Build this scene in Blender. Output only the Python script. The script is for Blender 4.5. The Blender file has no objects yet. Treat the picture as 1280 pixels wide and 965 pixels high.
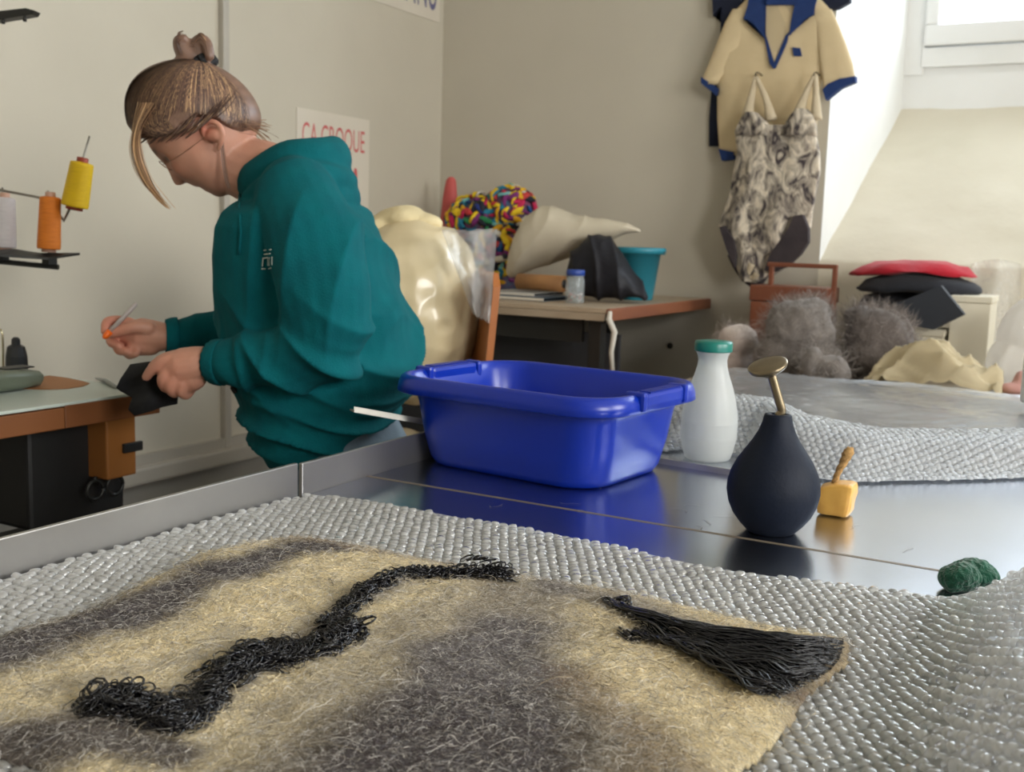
import bpy, bmesh, math, random
import numpy as np
from mathutils import Vector, Matrix, noise

random.seed(7)
rng = np.random.default_rng(7)
scene = bpy.context.scene
col = scene.collection
PI = math.pi

# ------------------------------------------------------------------ camera
FPX, PITCH, ROLL, YAW = 1340.0, 0.1376, 0.0313, 0.5037     # focal length in pixels of a 1280x965 frame
CAM = Vector((0.0, 0.0, 1.22))
Fv = Vector((-math.sin(YAW)*math.cos(PITCH), math.cos(YAW)*math.cos(PITCH), -math.sin(PITCH)))
R0 = Vector((math.cos(YAW), math.sin(YAW), 0))
U0 = R0.cross(Fv)
Rv = R0*math.cos(ROLL) + U0*math.sin(ROLL)
Uv = U0*math.cos(ROLL) - R0*math.sin(ROLL)
FH = Vector((-math.sin(YAW), math.cos(YAW), 0))            # horizontal view direction
cam_data = bpy.data.cameras.new('camera')
cam_data.sensor_width = 36.0
cam_data.lens = 36.0*FPX/1280.0
cam_data.clip_start = 0.02
cam_data.dof.use_dof = True
cam_data.dof.focus_distance = 1.05
cam_data.dof.aperture_fstop = 11.0
cam = bpy.data.objects.new('camera', cam_data)
M = Matrix(((Rv.x, Uv.x, -Fv.x, CAM.x), (Rv.y, Uv.y, -Fv.y, CAM.y), (Rv.z, Uv.z, -Fv.z, CAM.z), (0, 0, 0, 1)))
cam.matrix_world = M
col.objects.link(cam)
scene.camera = cam

# ------------------------------------------------------------------ world, daylight, exposure
XL, YB, YW, XR, YF, ZC = -2.4, 3.7, 4.4, 2.3, -2.2, 3.1      # left wall, back wall, window plane, right wall, front wall, ceiling
world = bpy.data.worlds.new('World')
scene.world = world
world.use_nodes = True
bg = world.node_tree.nodes['Background']
bg.inputs[0].default_value = (0.80, 0.90, 1.0, 1)
bg.inputs[1].default_value = 4.0
scene.view_settings.view_transform = 'Standard'
scene.view_settings.look = 'None'
scene.view_settings.gamma = 1.0
scene.view_settings.use_curve_mapping = False
scene.view_settings.exposure = 0.05


def area_light(name, loc, target, sx, sy, power, color):
    d = bpy.data.lights.new(name, 'AREA')
    d.shape = 'RECTANGLE'
    d.size, d.size_y, d.energy, d.color = sx, sy, power, color
    o = bpy.data.objects.new(name, d)
    o.location = loc
    o.rotation_euler = (Vector(target) - Vector(loc)).to_track_quat('-Z', 'Y').to_euler()
    col.objects.link(o)
    return o


# daylight entering by the deep back window and by the wide window of the right wall
area_light('daylight_back_window', (0.62, YW + 0.19, 2.66), (0.1, 1.2, 1.1), 1.7, 0.95, 54, (0.76, 0.88, 1.0))
area_light('daylight_right_window', (XR + 0.15, 1.75, 1.95), (-2.0, 1.6, 1.2), 1.15, 1.0, 60, (1.0, 0.96, 0.89))
area_light('daylight_near_window', (XR + 0.15, -0.30, 1.95), (-0.6, 0.6, 0.9), 1.15, 1.0, 70, (1.0, 0.97, 0.92))

# ------------------------------------------------------------------ measuring helpers


def ray(px, py):
    return Fv + Rv*((px - 640)/FPX) - Uv*((py - 482.5)/FPX)


def V(px, py, hd):                 # point seen at a pixel, at a horizontal distance
    v = ray(px, py)
    return CAM + v*(hd/v.dot(FH))


def onz(px, py, z):
    v = ray(px, py)
    return CAM + v*((z - CAM.z)/v.z)


def ony(px, py, y):
    v = ray(px, py)
    return CAM + v*(y/v.y)


def onx(px, py, x):
    v = ray(px, py)
    return CAM + v*(x/v.x)


def proj(p):
    q = Vector(p) - CAM
    d = q.dot(Fv)
    return 640 + FPX*q.dot(Rv)/d, 482.5 - FPX*q.dot(Uv)/d


def sstep(a, b, x):
    t = np.clip((np.asarray(x, float) - a)/(b - a), 0, 1)
    return t*t*(3 - 2*t)


# ------------------------------------------------------------------ materials
MATS = {}


def srgb(r, g, b):
    f = lambda c: (c/255/12.92) if c/255 <= 0.04045 else ((c/255 + 0.055)/1.055)**2.4
    return (f(r), f(g), f(b))


def mat(name, c, rough=0.6, metal=0.0, c2=None, scale=8.0, amount=1.0, bump=0.0, bscale=None, stretch=None,
        detail=4.0, attr=None, coat=0.0, sheen=0.0, spec=0.5, trans=0.0, alpha_mix=0.0, translucent=0.0, coord='Object', sss=0.0, distort=0.0):
    if name in MATS:
        return MATS[name]
    m = bpy.data.materials.new(name)
    m.use_nodes = True
    nt = m.node_tree
    N, L = nt.nodes, nt.links
    b = N['Principled BSDF']
    out = N['Material Output']
    b.inputs['Roughness'].default_value = rough
    b.inputs['Metallic'].default_value = metal
    b.inputs['Specular IOR Level'].default_value = spec
    if coat:
        b.inputs['Coat Weight'].default_value = coat
        b.inputs['Coat Roughness'].default_value = 0.15
    if sheen:
        b.inputs['Sheen Weight'].default_value = sheen
        b.inputs['Sheen Roughness'].default_value = 0.5
    if trans:
        b.inputs['Transmission Weight'].default_value = trans
    if sss:
        b.inputs['Subsurface Weight'].default_value = sss
        b.inputs['Subsurface Radius'].default_value = (0.012, 0.005, 0.003)
        b.inputs['Subsurface Scale'].default_value = 0.6
    tc = N.new('ShaderNodeTexCoord')
    mp = N.new('ShaderNodeMapping')
    L.new(tc.outputs[coord], mp.inputs[0])
    if stretch:
        mp.inputs['Scale'].default_value = stretch
    nz = N.new('ShaderNodeTexNoise')
    nz.inputs['Scale'].default_value = scale
    nz.inputs['Detail'].default_value = detail
    nz.inputs['Distortion'].default_value = distort
    L.new(mp.outputs[0], nz.inputs['Vector'])
    base = None
    if attr:
        at = N.new('ShaderNodeAttribute')
        at.attribute_name = attr
        base = at.outputs['Color']
    if c2 is not None:
        rp = N.new('ShaderNodeValToRGB')
        rp.color_ramp.elements[0].position = 0.5 - 0.25*amount
        rp.color_ramp.elements[1].position = 0.5 + 0.25*amount
        rp.color_ramp.elements[0].color = (*c, 1)
        rp.color_ramp.elements[1].color = (*c2, 1)
        L.new(nz.outputs['Fac'], rp.inputs[0])
        if base is not None:
            mx = N.new('ShaderNodeMix')
            mx.data_type = 'RGBA'
            mx.blend_type = 'MULTIPLY'
            mx.inputs[0].default_value = 1.0
            L.new(base, mx.inputs[6])
            L.new(rp.outputs[0], mx.inputs[7])
            base = mx.outputs[2]
        else:
            base = rp.outputs[0]
    if base is not None:
        L.new(base, b.inputs['Base Color'])
    else:
        b.inputs['Base Color'].default_value = (*c, 1)
    if bump:
        bn = N.new('ShaderNodeTexNoise')
        bn.inputs['Scale'].default_value = bscale or scale*3
        bn.inputs['Detail'].default_value = 5
        L.new(mp.outputs[0], bn.inputs['Vector'])
        bp = N.new('ShaderNodeBump')
        bp.inputs['Strength'].default_value = bump
        bp.inputs['Distance'].default_value = 0.004
        L.new(bn.outputs['Fac'], bp.inputs['Height'])
        L.new(bp.outputs[0], b.inputs['Normal'])
    last = b.outputs[0]
    if translucent:
        tr = N.new('ShaderNodeBsdfTranslucent')
        tr.inputs[0].default_value = (*c, 1)
        ms = N.new('ShaderNodeMixShader')
        ms.inputs[0].default_value = translucent
        L.new(last, ms.inputs[1])
        L.new(tr.outputs[0], ms.inputs[2])
        last = ms.outputs[0]
    if alpha_mix:
        tp = N.new('ShaderNodeBsdfTransparent')
        ms = N.new('ShaderNodeMixShader')
        ms.inputs[0].default_value = alpha_mix
        L.new(last, ms.inputs[1])
        L.new(tp.outputs[0], ms.inputs[2])
        last = ms.outputs[0]
    L.new(last, out.inputs[0])
    MATS[name] = m
    return m


def film(name, tint, clear, rough, glint=1.0):
    """thin clear plastic: mostly see-through, milky where it scatters, shiny by Fresnel"""
    m = bpy.data.materials.new(name)
    m.use_nodes = True
    N, L = m.node_tree.nodes, m.node_tree.links
    N.remove(N['Principled BSDF'])
    tp = N.new('ShaderNodeBsdfTransparent'); tp.inputs[0].default_value = (0.97, 0.98, 0.98, 1)
    df = N.new('ShaderNodeBsdfDiffuse'); df.inputs[0].default_value = (*tint, 1)
    tl = N.new('ShaderNodeBsdfTranslucent'); tl.inputs[0].default_value = (*tint, 1)
    gl = N.new('ShaderNodeBsdfGlossy'); gl.inputs[0].default_value = (1, 1, 1, 1); gl.inputs['Roughness'].default_value = rough
    m1 = N.new('ShaderNodeMixShader'); m1.inputs[0].default_value = 0.55
    m2 = N.new('ShaderNodeMixShader'); m2.inputs[0].default_value = clear
    m3 = N.new('ShaderNodeMixShader')
    fr = N.new('ShaderNodeFresnel'); fr.inputs['IOR'].default_value = 1.0 + 0.5*glint
    L.new(df.outputs[0], m1.inputs[1]); L.new(tl.outputs[0], m1.inputs[2])
    L.new(m1.outputs[0], m2.inputs[1]); L.new(tp.outputs[0], m2.inputs[2])
    L.new(fr.outputs[0], m3.inputs[0]); L.new(m2.outputs[0], m3.inputs[1]); L.new(gl.outputs[0], m3.inputs[2])
    L.new(m3.outputs[0], N['Material Output'].inputs[0])
    MATS[name] = m
    return m


# ------------------------------------------------------------------ object helpers


def tag(o, label=None, cat=None, group=None, kind=None):
    if label:
        o['label'] = label
    if cat:
        o['category'] = cat
    if group:
        o['group'] = group
    if kind:
        o['kind'] = kind
    return o


def thing(name, label, cat, loc, group=None, kind=None):
    o = bpy.data.objects.new(name, None)
    o.empty_display_size = 0.05
    o.location = loc
    col.objects.link(o)
    return tag(o, label, cat, group, kind)


def put(name, me, m, parent=None, smooth=False):
    n = len(me.vertices)
    co = np.empty(n*3, np.float32)
    me.vertices.foreach_get('co', co)
    co = co.reshape(-1, 3)
    lo, hi = co.min(0), co.max(0)
    org = np.array([(lo[0] + hi[0])/2, (lo[1] + hi[1])/2, lo[2]], np.float32)
    me.vertices.foreach_set('co', (co - org).ravel())
    if m is not None:
        me.materials.clear()
        me.materials.append(m)
    me.polygons.foreach_set('use_smooth', np.full(len(me.polygons), smooth))
    me.update()
    o = bpy.data.objects.new(name, me)
    o.location = [float(t) for t in org]
    col.objects.link(o)
    if parent is not None:
        adopt(o, parent)
    return o


def wm(o):
    loc = Matrix.LocRotScale(o.location, o.rotation_euler, o.scale)
    return (wm(o.parent) @ o.matrix_parent_inverse @ loc) if o.parent else loc


def adopt(o, parent):
    o.parent = parent
    o.matrix_parent_inverse = wm(parent).inverted()
    return o


def bm_obj(name, bm, m, parent=None, smooth=False, fix=True):
    if fix:
        bmesh.ops.recalc_face_normals(bm, faces=bm.faces[:])
    me = bpy.data.meshes.new(name)
    bm.to_mesh(me)
    bm.free()
    return put(name, me, m, parent, smooth)


def raw_mesh(name, verts, quads=None, tris=None):
    me = bpy.data.meshes.new(name)
    verts = np.asarray(verts, np.float32)
    me.vertices.add(len(verts))
    me.vertices.foreach_set('co', verts.ravel())
    loops, starts, totals = [], [], []
    p = 0
    for f, k in ((quads, 4), (tris, 3)):
        if f is None or len(f) == 0:
            continue
        f = np.asarray(f, np.int32)
        loops.append(f.ravel())
        starts.append(p + np.arange(len(f))*k)
        p += f.size
    loops = np.concatenate(loops)
    starts = np.concatenate(starts).astype(np.int32)
    me.loops.add(len(loops))
    me.loops.foreach_set('vertex_index', loops)
    me.polygons.add(len(starts))
    me.polygons.foreach_set('loop_start', starts)
    me.update(calc_edges=True)
    me.validate()
    return me


def set_col(me, cols, name='tint'):
    a = me.color_attributes.new(name, 'FLOAT_COLOR', 'POINT')
    c = np.ones((len(me.vertices), 4), np.float32)
    c[:, :3] = cols
    a.data.foreach_set('color', c.ravel())


def box(bm, c, s, rot=None, bevel=0.0):
    v = bmesh.ops.create_cube(bm, size=1.0)['verts']
    bmesh.ops.scale(bm, vec=s, verts=v)
    if bevel:
        es = list({e for x in v for e in x.link_edges})
        g = bmesh.ops.bevel(bm, geom=es, offset=bevel, segments=2, affect='EDGES', profile=0.6)
        v = list({x for f in g['faces'] for x in f.verts} | {x for x in v if x.is_valid})
    mt = Matrix.Translation(c)
    if rot is not None:
        mt = mt @ (rot.to_4x4() if hasattr(rot, 'to_4x4') else Matrix.Rotation(rot, 4, 'Z'))
    bmesh.ops.transform(bm, matrix=mt, verts=v)
    return v


def box_obj(name, c, s, m, parent=None, rot=None, bevel=0.0):
    bm = bmesh.new()
    box(bm, (0, 0, 0), s, rot, bevel)
    bmesh.ops.translate(bm, vec=c, verts=bm.verts[:])
    return bm_obj(name, bm, m, parent)


def loft(bm, rings, cap=True, closed=True):
    vs = [[bm.verts.new(p) for p in r] for r in rings]
    n = len(vs[0])
    for a, b in zip(vs, vs[1:]):
        for i in range(n if closed else n - 1):
            j = (i + 1) % n
            bm.faces.new((a[i], a[j], b[j], b[i]))
    if cap and closed:
        bm.faces.new(vs[0][::-1])
        bm.faces.new(vs[-1])
    return vs


def ring(c, a, b, n=20, p=1.0):
    out = []
    for i in range(n):
        t = 2*PI*i/n
        ct, st = math.cos(t), math.sin(t)
        if p != 1.0:
            ct = math.copysign(abs(ct)**p, ct)
            st = math.copysign(abs(st)**p, st)
        out.append(Vector(c) + Vector(a)*ct + Vector(b)*st)
    return out


def lathe(bm, prof, c, n=32, axis=None):
    axis = Vector(axis or (0, 0, 1)).normalized()
    a = axis.orthogonal().normalized()
    b = axis.cross(a)
    return loft(bm, [ring(Vector(c) + axis*z, a*max(r, 1e-4), b*max(r, 1e-4), n) for r, z in prof])


def tube(bm, pts, rad, n=8, cap=True):
    pts = [Vector(p) for p in pts]
    if not hasattr(rad, '__len__'):
        rad = [rad]*len(pts)
    rings = []
    up = None
    for i, p in enumerate(pts):
        d = (pts[min(i + 1, len(pts) - 1)] - pts[max(i - 1, 0)])
        if d.length < 1e-9:
            d = Vector((0, 0, 1))
        d.normalize()
        if up is None:
            up = d.orthogonal().normalized()
        up = (up - d*up.dot(d))
        if up.length < 1e-6:
            up = d.orthogonal()
        up.normalize()
        s = d.cross(up)
        rings.append(ring(p, up*rad[i], s*rad[i], n))
    return loft(bm, rings, cap)


def smooth_path(pts, n=8):
    pts = [Vector(p) for p in pts]
    P = [pts[0]*2 - pts[1]] + pts + [pts[-1]*2 - pts[-2]]
    out = []
    for i in range(1, len(P) - 2):
        for k in range(n):
            t = k/n
            a, b, c, d = P[i - 1], P[i], P[i + 1], P[i + 2]
            out.append(0.5*((2*b) + (c - a)*t + (2*a - 5*b + 4*c - d)*t*t + (3*b - a - 3*c + d)*t**3))
    out.append(pts[-1])
    return out


def lerp_list(vals, n):
    x = np.linspace(0, len(vals) - 1, n)
    return np.interp(x, np.arange(len(vals)), vals)


def limb(bm, pts, rad, n=16, sub=5):
    """rounded tapered tube with round ends"""
    P = smooth_path(pts, sub)
    r = lerp_list(rad, len(P))
    d0 = (P[0] - P[1]).normalized()
    d1 = (P[-1] - P[-2]).normalized()
    pre = [(P[0] + d0*r[0]*s, r[0]*c) for s, c in ((0.98, 0.2), (0.8, 0.6), (0.45, 0.89))]
    post = [(P[-1] + d1*r[-1]*s, r[-1]*c) for s, c in ((0.45, 0.89), (0.8, 0.6), (0.98, 0.2))]
    allp = [q[0] for q in pre] + P + [q[0] for q in post]
    allr = [q[1] for q in pre] + list(r) + [q[1] for q in post]
    return tube(bm, allp, allr, n)


def prism(bm, poly, d):
    """solid from a planar outline (world points) pushed along d"""
    d = Vector(d)
    a = [bm.verts.new(p) for p in poly]
    b = [bm.verts.new(Vector(p) + d) for p in poly]
    n = len(a)
    fs = [bm.faces.new(a), bm.faces.new(b[::-1])]
    for i in range(n):
        bm.faces.new((a[i], b[i], b[(i + 1) % n], a[(i + 1) % n]))
    bmesh.ops.triangulate(bm, faces=fs)
    return a + b


def remesh(bm, voxel, smooth_it=3, fac=0.5):
    bmesh.ops.recalc_face_normals(bm, faces=bm.faces[:])
    me = bpy.data.meshes.new('tmp')
    bm.to_mesh(me)
    bm.free()
    o = bpy.data.objects.new('tmp', me)
    col.objects.link(o)
    md = o.modifiers.new('r', 'REMESH')
    md.mode = 'VOXEL'
    md.voxel_size = voxel
    if smooth_it:
        s = o.modifiers.new('s', 'SMOOTH')
        s.iterations = smooth_it
        s.factor = fac
    dg = bpy.context.evaluated_depsgraph_get()
    res = bpy.data.meshes.new_from_object(o.evaluated_get(dg))
    bpy.data.objects.remove(o)
    bpy.data.meshes.remove(me)
    return res


def get_co(me):
    co = np.empty(len(me.vertices)*3, np.float32)
    me.vertices.foreach_get('co', co)
    return co.reshape(-1, 3).astype(float)


def get_no(me):
    me.update()
    no = np.empty(len(me.vertices)*3, np.float32)
    me.vertex_normals.foreach_get('vector', no)
    return no.reshape(-1, 3).astype(float)


def set_co(me, co):
    me.vertices.foreach_set('co', np.asarray(co, np.float32).ravel())
    me.update()


def sines(co, freq, seed, octaves=3):
    """cheap smooth noise from random sine waves, about -1..1"""
    g = np.random.default_rng(seed)
    out = np.zeros(len(co))
    amp, tot = 1.0, 0.0
    for o in range(octaves):
        for k in range(5):
            d = g.normal(size=3)
            d /= np.linalg.norm(d)
            out += amp*np.sin(co @ d*freq*(2**o)*(0.7 + 0.6*g.random()) + g.random()*6.28)/3.0
        tot += amp
        amp *= 0.5
    return out/tot


def bump_mesh(me, amp, freq, seed, octaves=3, ridged=False):
    co, no = get_co(me), get_no(me)
    s = sines(co, freq, seed, octaves)
    if ridged:
        s = 0.6 - np.abs(s)*1.6
    set_co(me, co + no*(amp*s)[:, None])


def ribbons(paths, width, cols=None, wdir=None):
    """paths: array (S,K,3) of strand points -> flat thin ribbons"""
    S, K, _ = paths.shape
    t = np.gradient(paths, axis=1)
    w = rng.normal(size=(S, 1, 3)) if wdir is None else wdir
    side = np.cross(t, w)
    side /= (np.linalg.norm(side, axis=2, keepdims=True) + 1e-9)
    taper = np.ones(K)
    taper[-1] = 0.35
    taper[0] = 0.5
    wd = (np.asarray(width).reshape(-1, 1)*np.ones((S, 1)))[:, :, None]*taper[None, :, None]*0.5
    a, b = paths - side*wd, paths + side*wd
    v = np.stack([a, b], 2).reshape(-1, 3)
    base = (np.arange(S)*K*2)[:, None] + (np.arange(K - 1)*2)[None, :]
    q = np.stack([base, base + 1, base + 3, base + 2], -1).reshape(-1, 4)
    me = raw_mesh('strands', v, q)
    if cols is not None:
        set_col(me, np.repeat(cols, K*2, axis=0))
    return me


def text_mesh(txt, size=1.0, ext=0.0):
    cu = bpy.data.curves.new('t', 'FONT')
    cu.body = txt
    cu.size = size
    cu.extrude = ext
    o = bpy.data.objects.new('t', cu)
    col.objects.link(o)
    dg = bpy.context.evaluated_depsgraph_get()
    me = bpy.data.meshes.new_from_object(o.evaluated_get(dg))
    bpy.data.objects.remove(o)
    bpy.data.curves.remove(cu)
    return me


def dist_poly(P, poly, rad=None):
    """distance of points P (n,2) to a polyline, and interpolated radius"""
    best = np.full(len(P), 1e9)
    br = np.zeros(len(P))
    for i in range(len(poly) - 1):
        a, b = np.array(poly[i][:2], float), np.array(poly[i + 1][:2], float)
        ab = b - a
        t = np.clip(((P - a) @ ab)/(ab @ ab), 0, 1)
        d = np.linalg.norm(P - (a + t[:, None]*ab), axis=1)
        m = d < best
        best[m] = d[m]
        if rad is not None:
            br[m] = (rad[i] + (rad[i + 1] - rad[i])*t)[m]
    return best, br


def inside(P, poly):
    poly = np.asarray(poly, float)[:, :2]
    x, y = P[:, 0], P[:, 1]
    r = np.zeros(len(P), bool)
    j = len(poly) - 1
    for i in range(len(poly)):
        xi, yi = poly[i]
        xj, yj = poly[j]
        c = ((yi > y) != (yj > y)) & (x < (xj - xi)*(y - yi)/(yj - yi + 1e-12) + xi)
        r ^= c
        j = i
    return r


# ================================================================== THE ROOM
m_wall = mat('painted_plaster', srgb(198, 191, 175), 0.75, c2=srgb(190, 183, 167), scale=2.5, bump=0.12, bscale=30)
m_rough_wall = mat('rough_plaster', srgb(214, 206, 188), 0.8, c2=srgb(204, 196, 176), scale=3.0, bump=0.55, bscale=14)
m_white_paint = mat('white_paint', srgb(232, 232, 230), 0.6, c2=srgb(222, 222, 218), scale=3, bump=0.15, bscale=25)
m_ceil = mat('ceiling_paint', srgb(220, 216, 206), 0.8, c2=srgb(212, 208, 198), scale=2)
m_floor = mat('grey_floor', srgb(120, 114, 106), 0.55, c2=srgb(98, 94, 88), scale=4, bump=0.1, bscale=40)
m_dado = mat('grey_dado', srgb(150, 146, 138), 0.6, c2=srgb(140, 136, 128), scale=3)
m_trim = mat('trim_paint', srgb(176, 170, 158), 0.5, c2=srgb(166, 160, 150), scale=5)


def struct(name, bm, m):
    return tag(bm_obj(name, bm, m), kind='structure')


bm = bmesh.new(); box(bm, ((XL + XR)/2, (YF + YW)/2, -0.05), (XR - XL + 0.6, YW - YF + 0.8, 0.1)); struct('floor', bm, m_floor)
bm = bmesh.new(); box(bm, ((XL + XR)/2, (YF + YW)/2, ZC + 0.05), (XR - XL + 0.6, YW - YF + 0.8, 0.1)); struct('ceiling', bm, m_ceil)
bm = bmesh.new(); box(bm, (XL - 0.1, (YF + YB)/2, ZC/2), (0.2, YB - YF + 0.4, ZC)); struct('wall_left', bm, m_wall)
bm = bmesh.new(); box(bm, ((XL + XR)/2, YF - 0.1, ZC/2), (XR - XL + 0.4, 0.2, ZC)); struct('wall_front', bm, m_wall)
# right wall with two window openings
bm = bmesh.new()
wz0, wz1 = 1.35, 2.55
wins = [(-0.95, 0.35), (1.1, 2.4)]
spans = [(YF, wins[0][0]), (wins[0][1], wins[1][0]), (wins[1][1], YB)]
for a, b in spans:
    box(bm, (XR + 0.1, (a + b)/2, ZC/2), (0.2, b - a, ZC))
for a, b in wins:
    box(bm, (XR + 0.1, (a + b)/2, wz0/2), (0.2, b - a, wz0))
    box(bm, (XR + 0.1, (a + b)/2, (wz1 + ZC)/2), (0.2, b - a, ZC - wz1))
struct('wall_right', bm, m_wall)
for k, (a, b) in enumerate(wins):
    w2 = thing('window_%d' % (k + 2), None, None, (XR + 0.05, (a + b)/2, wz0), kind='structure')
    bm = bmesh.new()
    for y in (a + 0.03, (a + b)/2, b - 0.03):
        box(bm, (XR + 0.08, y, (wz0 + wz1)/2), (0.05, 0.06, wz1 - wz0))
    for z in (wz0 + 0.03, wz1 - 0.03):
        box(bm, (XR + 0.08, (a + b)/2, z), (0.05, b - a, 0.06))
    bm_obj('window_frame', bm, m_white_paint, w2)

# back wall: solid from the left wall to the edge of the deep window recess
xc = ony(1034, 180, YB).x                      # edge of the recess at the wall face
xw = ony(1133, 60, YW).x                       # left end of the window
XE, XW2 = 1.75, 1.5                            # right end of the recess at the wall face / window
zs0 = ony(1024, 328, YB).z                     # foot of the sloping sill
zs1 = ony(1126, 137, YW).z                     # head of the sloping sill
bm = bmesh.new()
box(bm, ((XL + xc)/2 - 0.1, YB + 0.1, ZC/2), (xc - XL + 0.2, 0.2, ZC))
struct('wall_back', bm, m_wall)
bm = bmesh.new()
prism(bm, [(xc + 0.0008, YB, 0), (xw, YW, 0), (xw - 0.15, YW, 0), (xc - 0.05, YB + 0.2005, 0), (xc + 0.0008, YB + 0.19, 0)], (0, 0, ZC))
struct('wall_recess_left', bm, m_white_paint)
bm = bmesh.new()
prism(bm, [(XE, YB, 0), (XE, YB, ZC), (XW2, YW, ZC), (XW2, YW, 0)], (0.15, 0, 0))
box(bm, ((XE + XR)/2 + 0.1, YB + 0.1, ZC/2), (XR - XE + 0.2, 0.2, ZC))
struct('wall_recess_right', bm, m_white_paint)
# wall under the recess with its sloping sill, uneven plaster
bm = bmesh.new()
nx_, ny_ = 60, 50
grid = []
for j in range(ny_ + 1):
    t = j/ny_
    y = YB + (YW - YB)*t
    z = zs0 + (zs1 - zs0)*t
    row = []
    for i in range(nx_ + 1):
        x = xc + (XE - xc)*i/nx_
        d = noise.noise(Vector((x*3.2, t*4, 1)))*0.012 + noise.noise(Vector((x*11, t*12, 4)))*0.004
        row.append(bm.verts.new((x, y, z + d)))
    grid.append(row)
for j in range(ny_):
    for i in range(nx_):
        bm.faces.new((grid[j][i], grid[j][i + 1], grid[j + 1][i + 1], grid[j + 1][i]))
for f in bm.faces:
    f.smooth = True
for i in range(nx_):                            # front face of the wall meets the sill edge
    a, b = grid[0][i], grid[0][i + 1]
    bm.faces.new((b, a, bm.verts.new((a.co.x, YB, 0)), bm.verts.new((b.co.x, YB, 0))))
o = bm_obj('wall_below_window', bm, m_rough_wall, None, smooth=True)
tag(o, kind='structure')
# outer wall strip around the window
zp0 = ony(1225, 30, YW).z                       # bottom of the glass
zf0 = ony(1200, 58, YW).z
zb0 = ony(1200, 92, YW).z
xg0 = ony(1176, 15, YW).x
bm = bmesh.new()
box(bm, ((xw + XW2)/2, YW + 0.1, zb0/2), (XW2 - xw + 0.3, 0.2, zb0))
ztop = 3.05
box(bm, ((xw + XW2)/2, YW + 0.1, (ztop + ZC)/2), (XW2 - xw + 0.3, 0.2, ZC - ztop + 0.01))
struct('wall_window', bm, m_white_paint)
w1 = thing('window_1', 'white painted window above the sloping sill', 'window', ((xw + XW2)/2, YW, zb0), kind='structure')
del w1['category']
bm = bmesh.new()
box(bm, (xw + 0.03, YW + 0.02, (zb0 + ztop)/2), (0.075, 0.06, ztop - zb0))
box(bm, (XW2 - 0.03, YW + 0.02, (zb0 + ztop)/2), (0.075, 0.06, ztop - zb0))
box(bm, ((xw + XW2)/2, YW + 0.03, (zb0 + zf0)/2), (XW2 - xw, 0.05, zf0 - zb0))
box(bm, ((xw + XW2)/2, YW + 0.02, ztop - 0.03), (XW2 - xw, 0.06, 0.06))
bm_obj('window_frame', bm, m_white_paint, w1)
box_obj('rebate', ((xw + xg0)/2 - 0.01, YW + 0.055, (zb0 + ztop)/2), (xg0 - xw + 0.01, 0.012, ztop - zb0), m_white_paint, w1)
xm = (xw + XW2)/2
for a, b in ((xw + 0.066, xm), (xm, XW2 - 0.066)):
    bm = bmesh.new()
    lw = xg0 - xw - 0.066
    zq = zp0 + 0.004
    box(bm, (a + lw/2, YW, (zq + ztop - 0.125)/2), (lw, 0.058, ztop - 0.125 - zq), bevel=0.006)
    box(bm, (b - lw/2, YW, (zq + ztop - 0.125)/2), (lw, 0.058, ztop - 0.125 - zq), bevel=0.006)
    box(bm, ((a + b)/2, YW, (zf0 + zp0)/2 + 0.004), (b - a, 0.06, zp0 - zf0), bevel=0.008)
    box(bm, ((a + b)/2, YW, ztop - 0.09), (b - a, 0.06, 0.07), bevel=0.008)
    s = bm_obj('sash', bm, m_white_paint, w1)
    box_obj('pane', ((a + b)/2, YW + 0.01, (zp0 + ztop)/2 - 0.03), (b - a - 2*lw, 0.004, ztop - zp0 - 0.1),
            mat('window_glass', (1, 1, 1), 0.02, alpha_mix=0.92), s)
box_obj('bottom_board', ((xw + XW2)/2, YW - 0.006, (zf0 + zb0)/2 + 0.012), (XW2 - xw - 0.12, 0.02, (zf0 - zb0)*0.72), m_white_paint, w1, bevel=0.004)

# left wall: vertical conduit, waist rail, grey dado below it
zr = onx(235, 578, XL).z
box_obj('trim_1', (XL + 0.011, onx(277, 120, XL).y, ZC/2 + zr/2), (0.022, 0.026, ZC - zr), m_trim, bevel=0.004)['kind'] = 'structure'
bm = bmesh.new()
box(bm, (XL + 0.02, (YF + YB)/2, zr), (0.04, YB - YF, 0.05), bevel=0.008)
box(bm, (XL + 0.008, (YF + YB)/2, zr + 0.04), (0.016, YB - YF, 0.03))
struct('trim_2', bm, m_trim)
box_obj('wall_dado', (XL + 0.005, (YF + YB)/2, (zr - 0.02)/2), (0.01, YB - YF, zr - 0.02), m_dado)['kind'] = 'structure'
p = ony(838, 432, YB)
bm = bmesh.new()
lathe(bm, [(0.011, 0.0), (0.012, 0.004), (0.008, 0.007), (0.004, 0.02)], (p.x, YB, p.z), 10, axis=(0, -1, 0))
tag(bm_obj('wall_plug', bm, mat('dark_plug', (0.02, 0.015, 0.01), 0.7)), 'small dark plug stuck in the bare back wall', 'wall plug')

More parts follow.
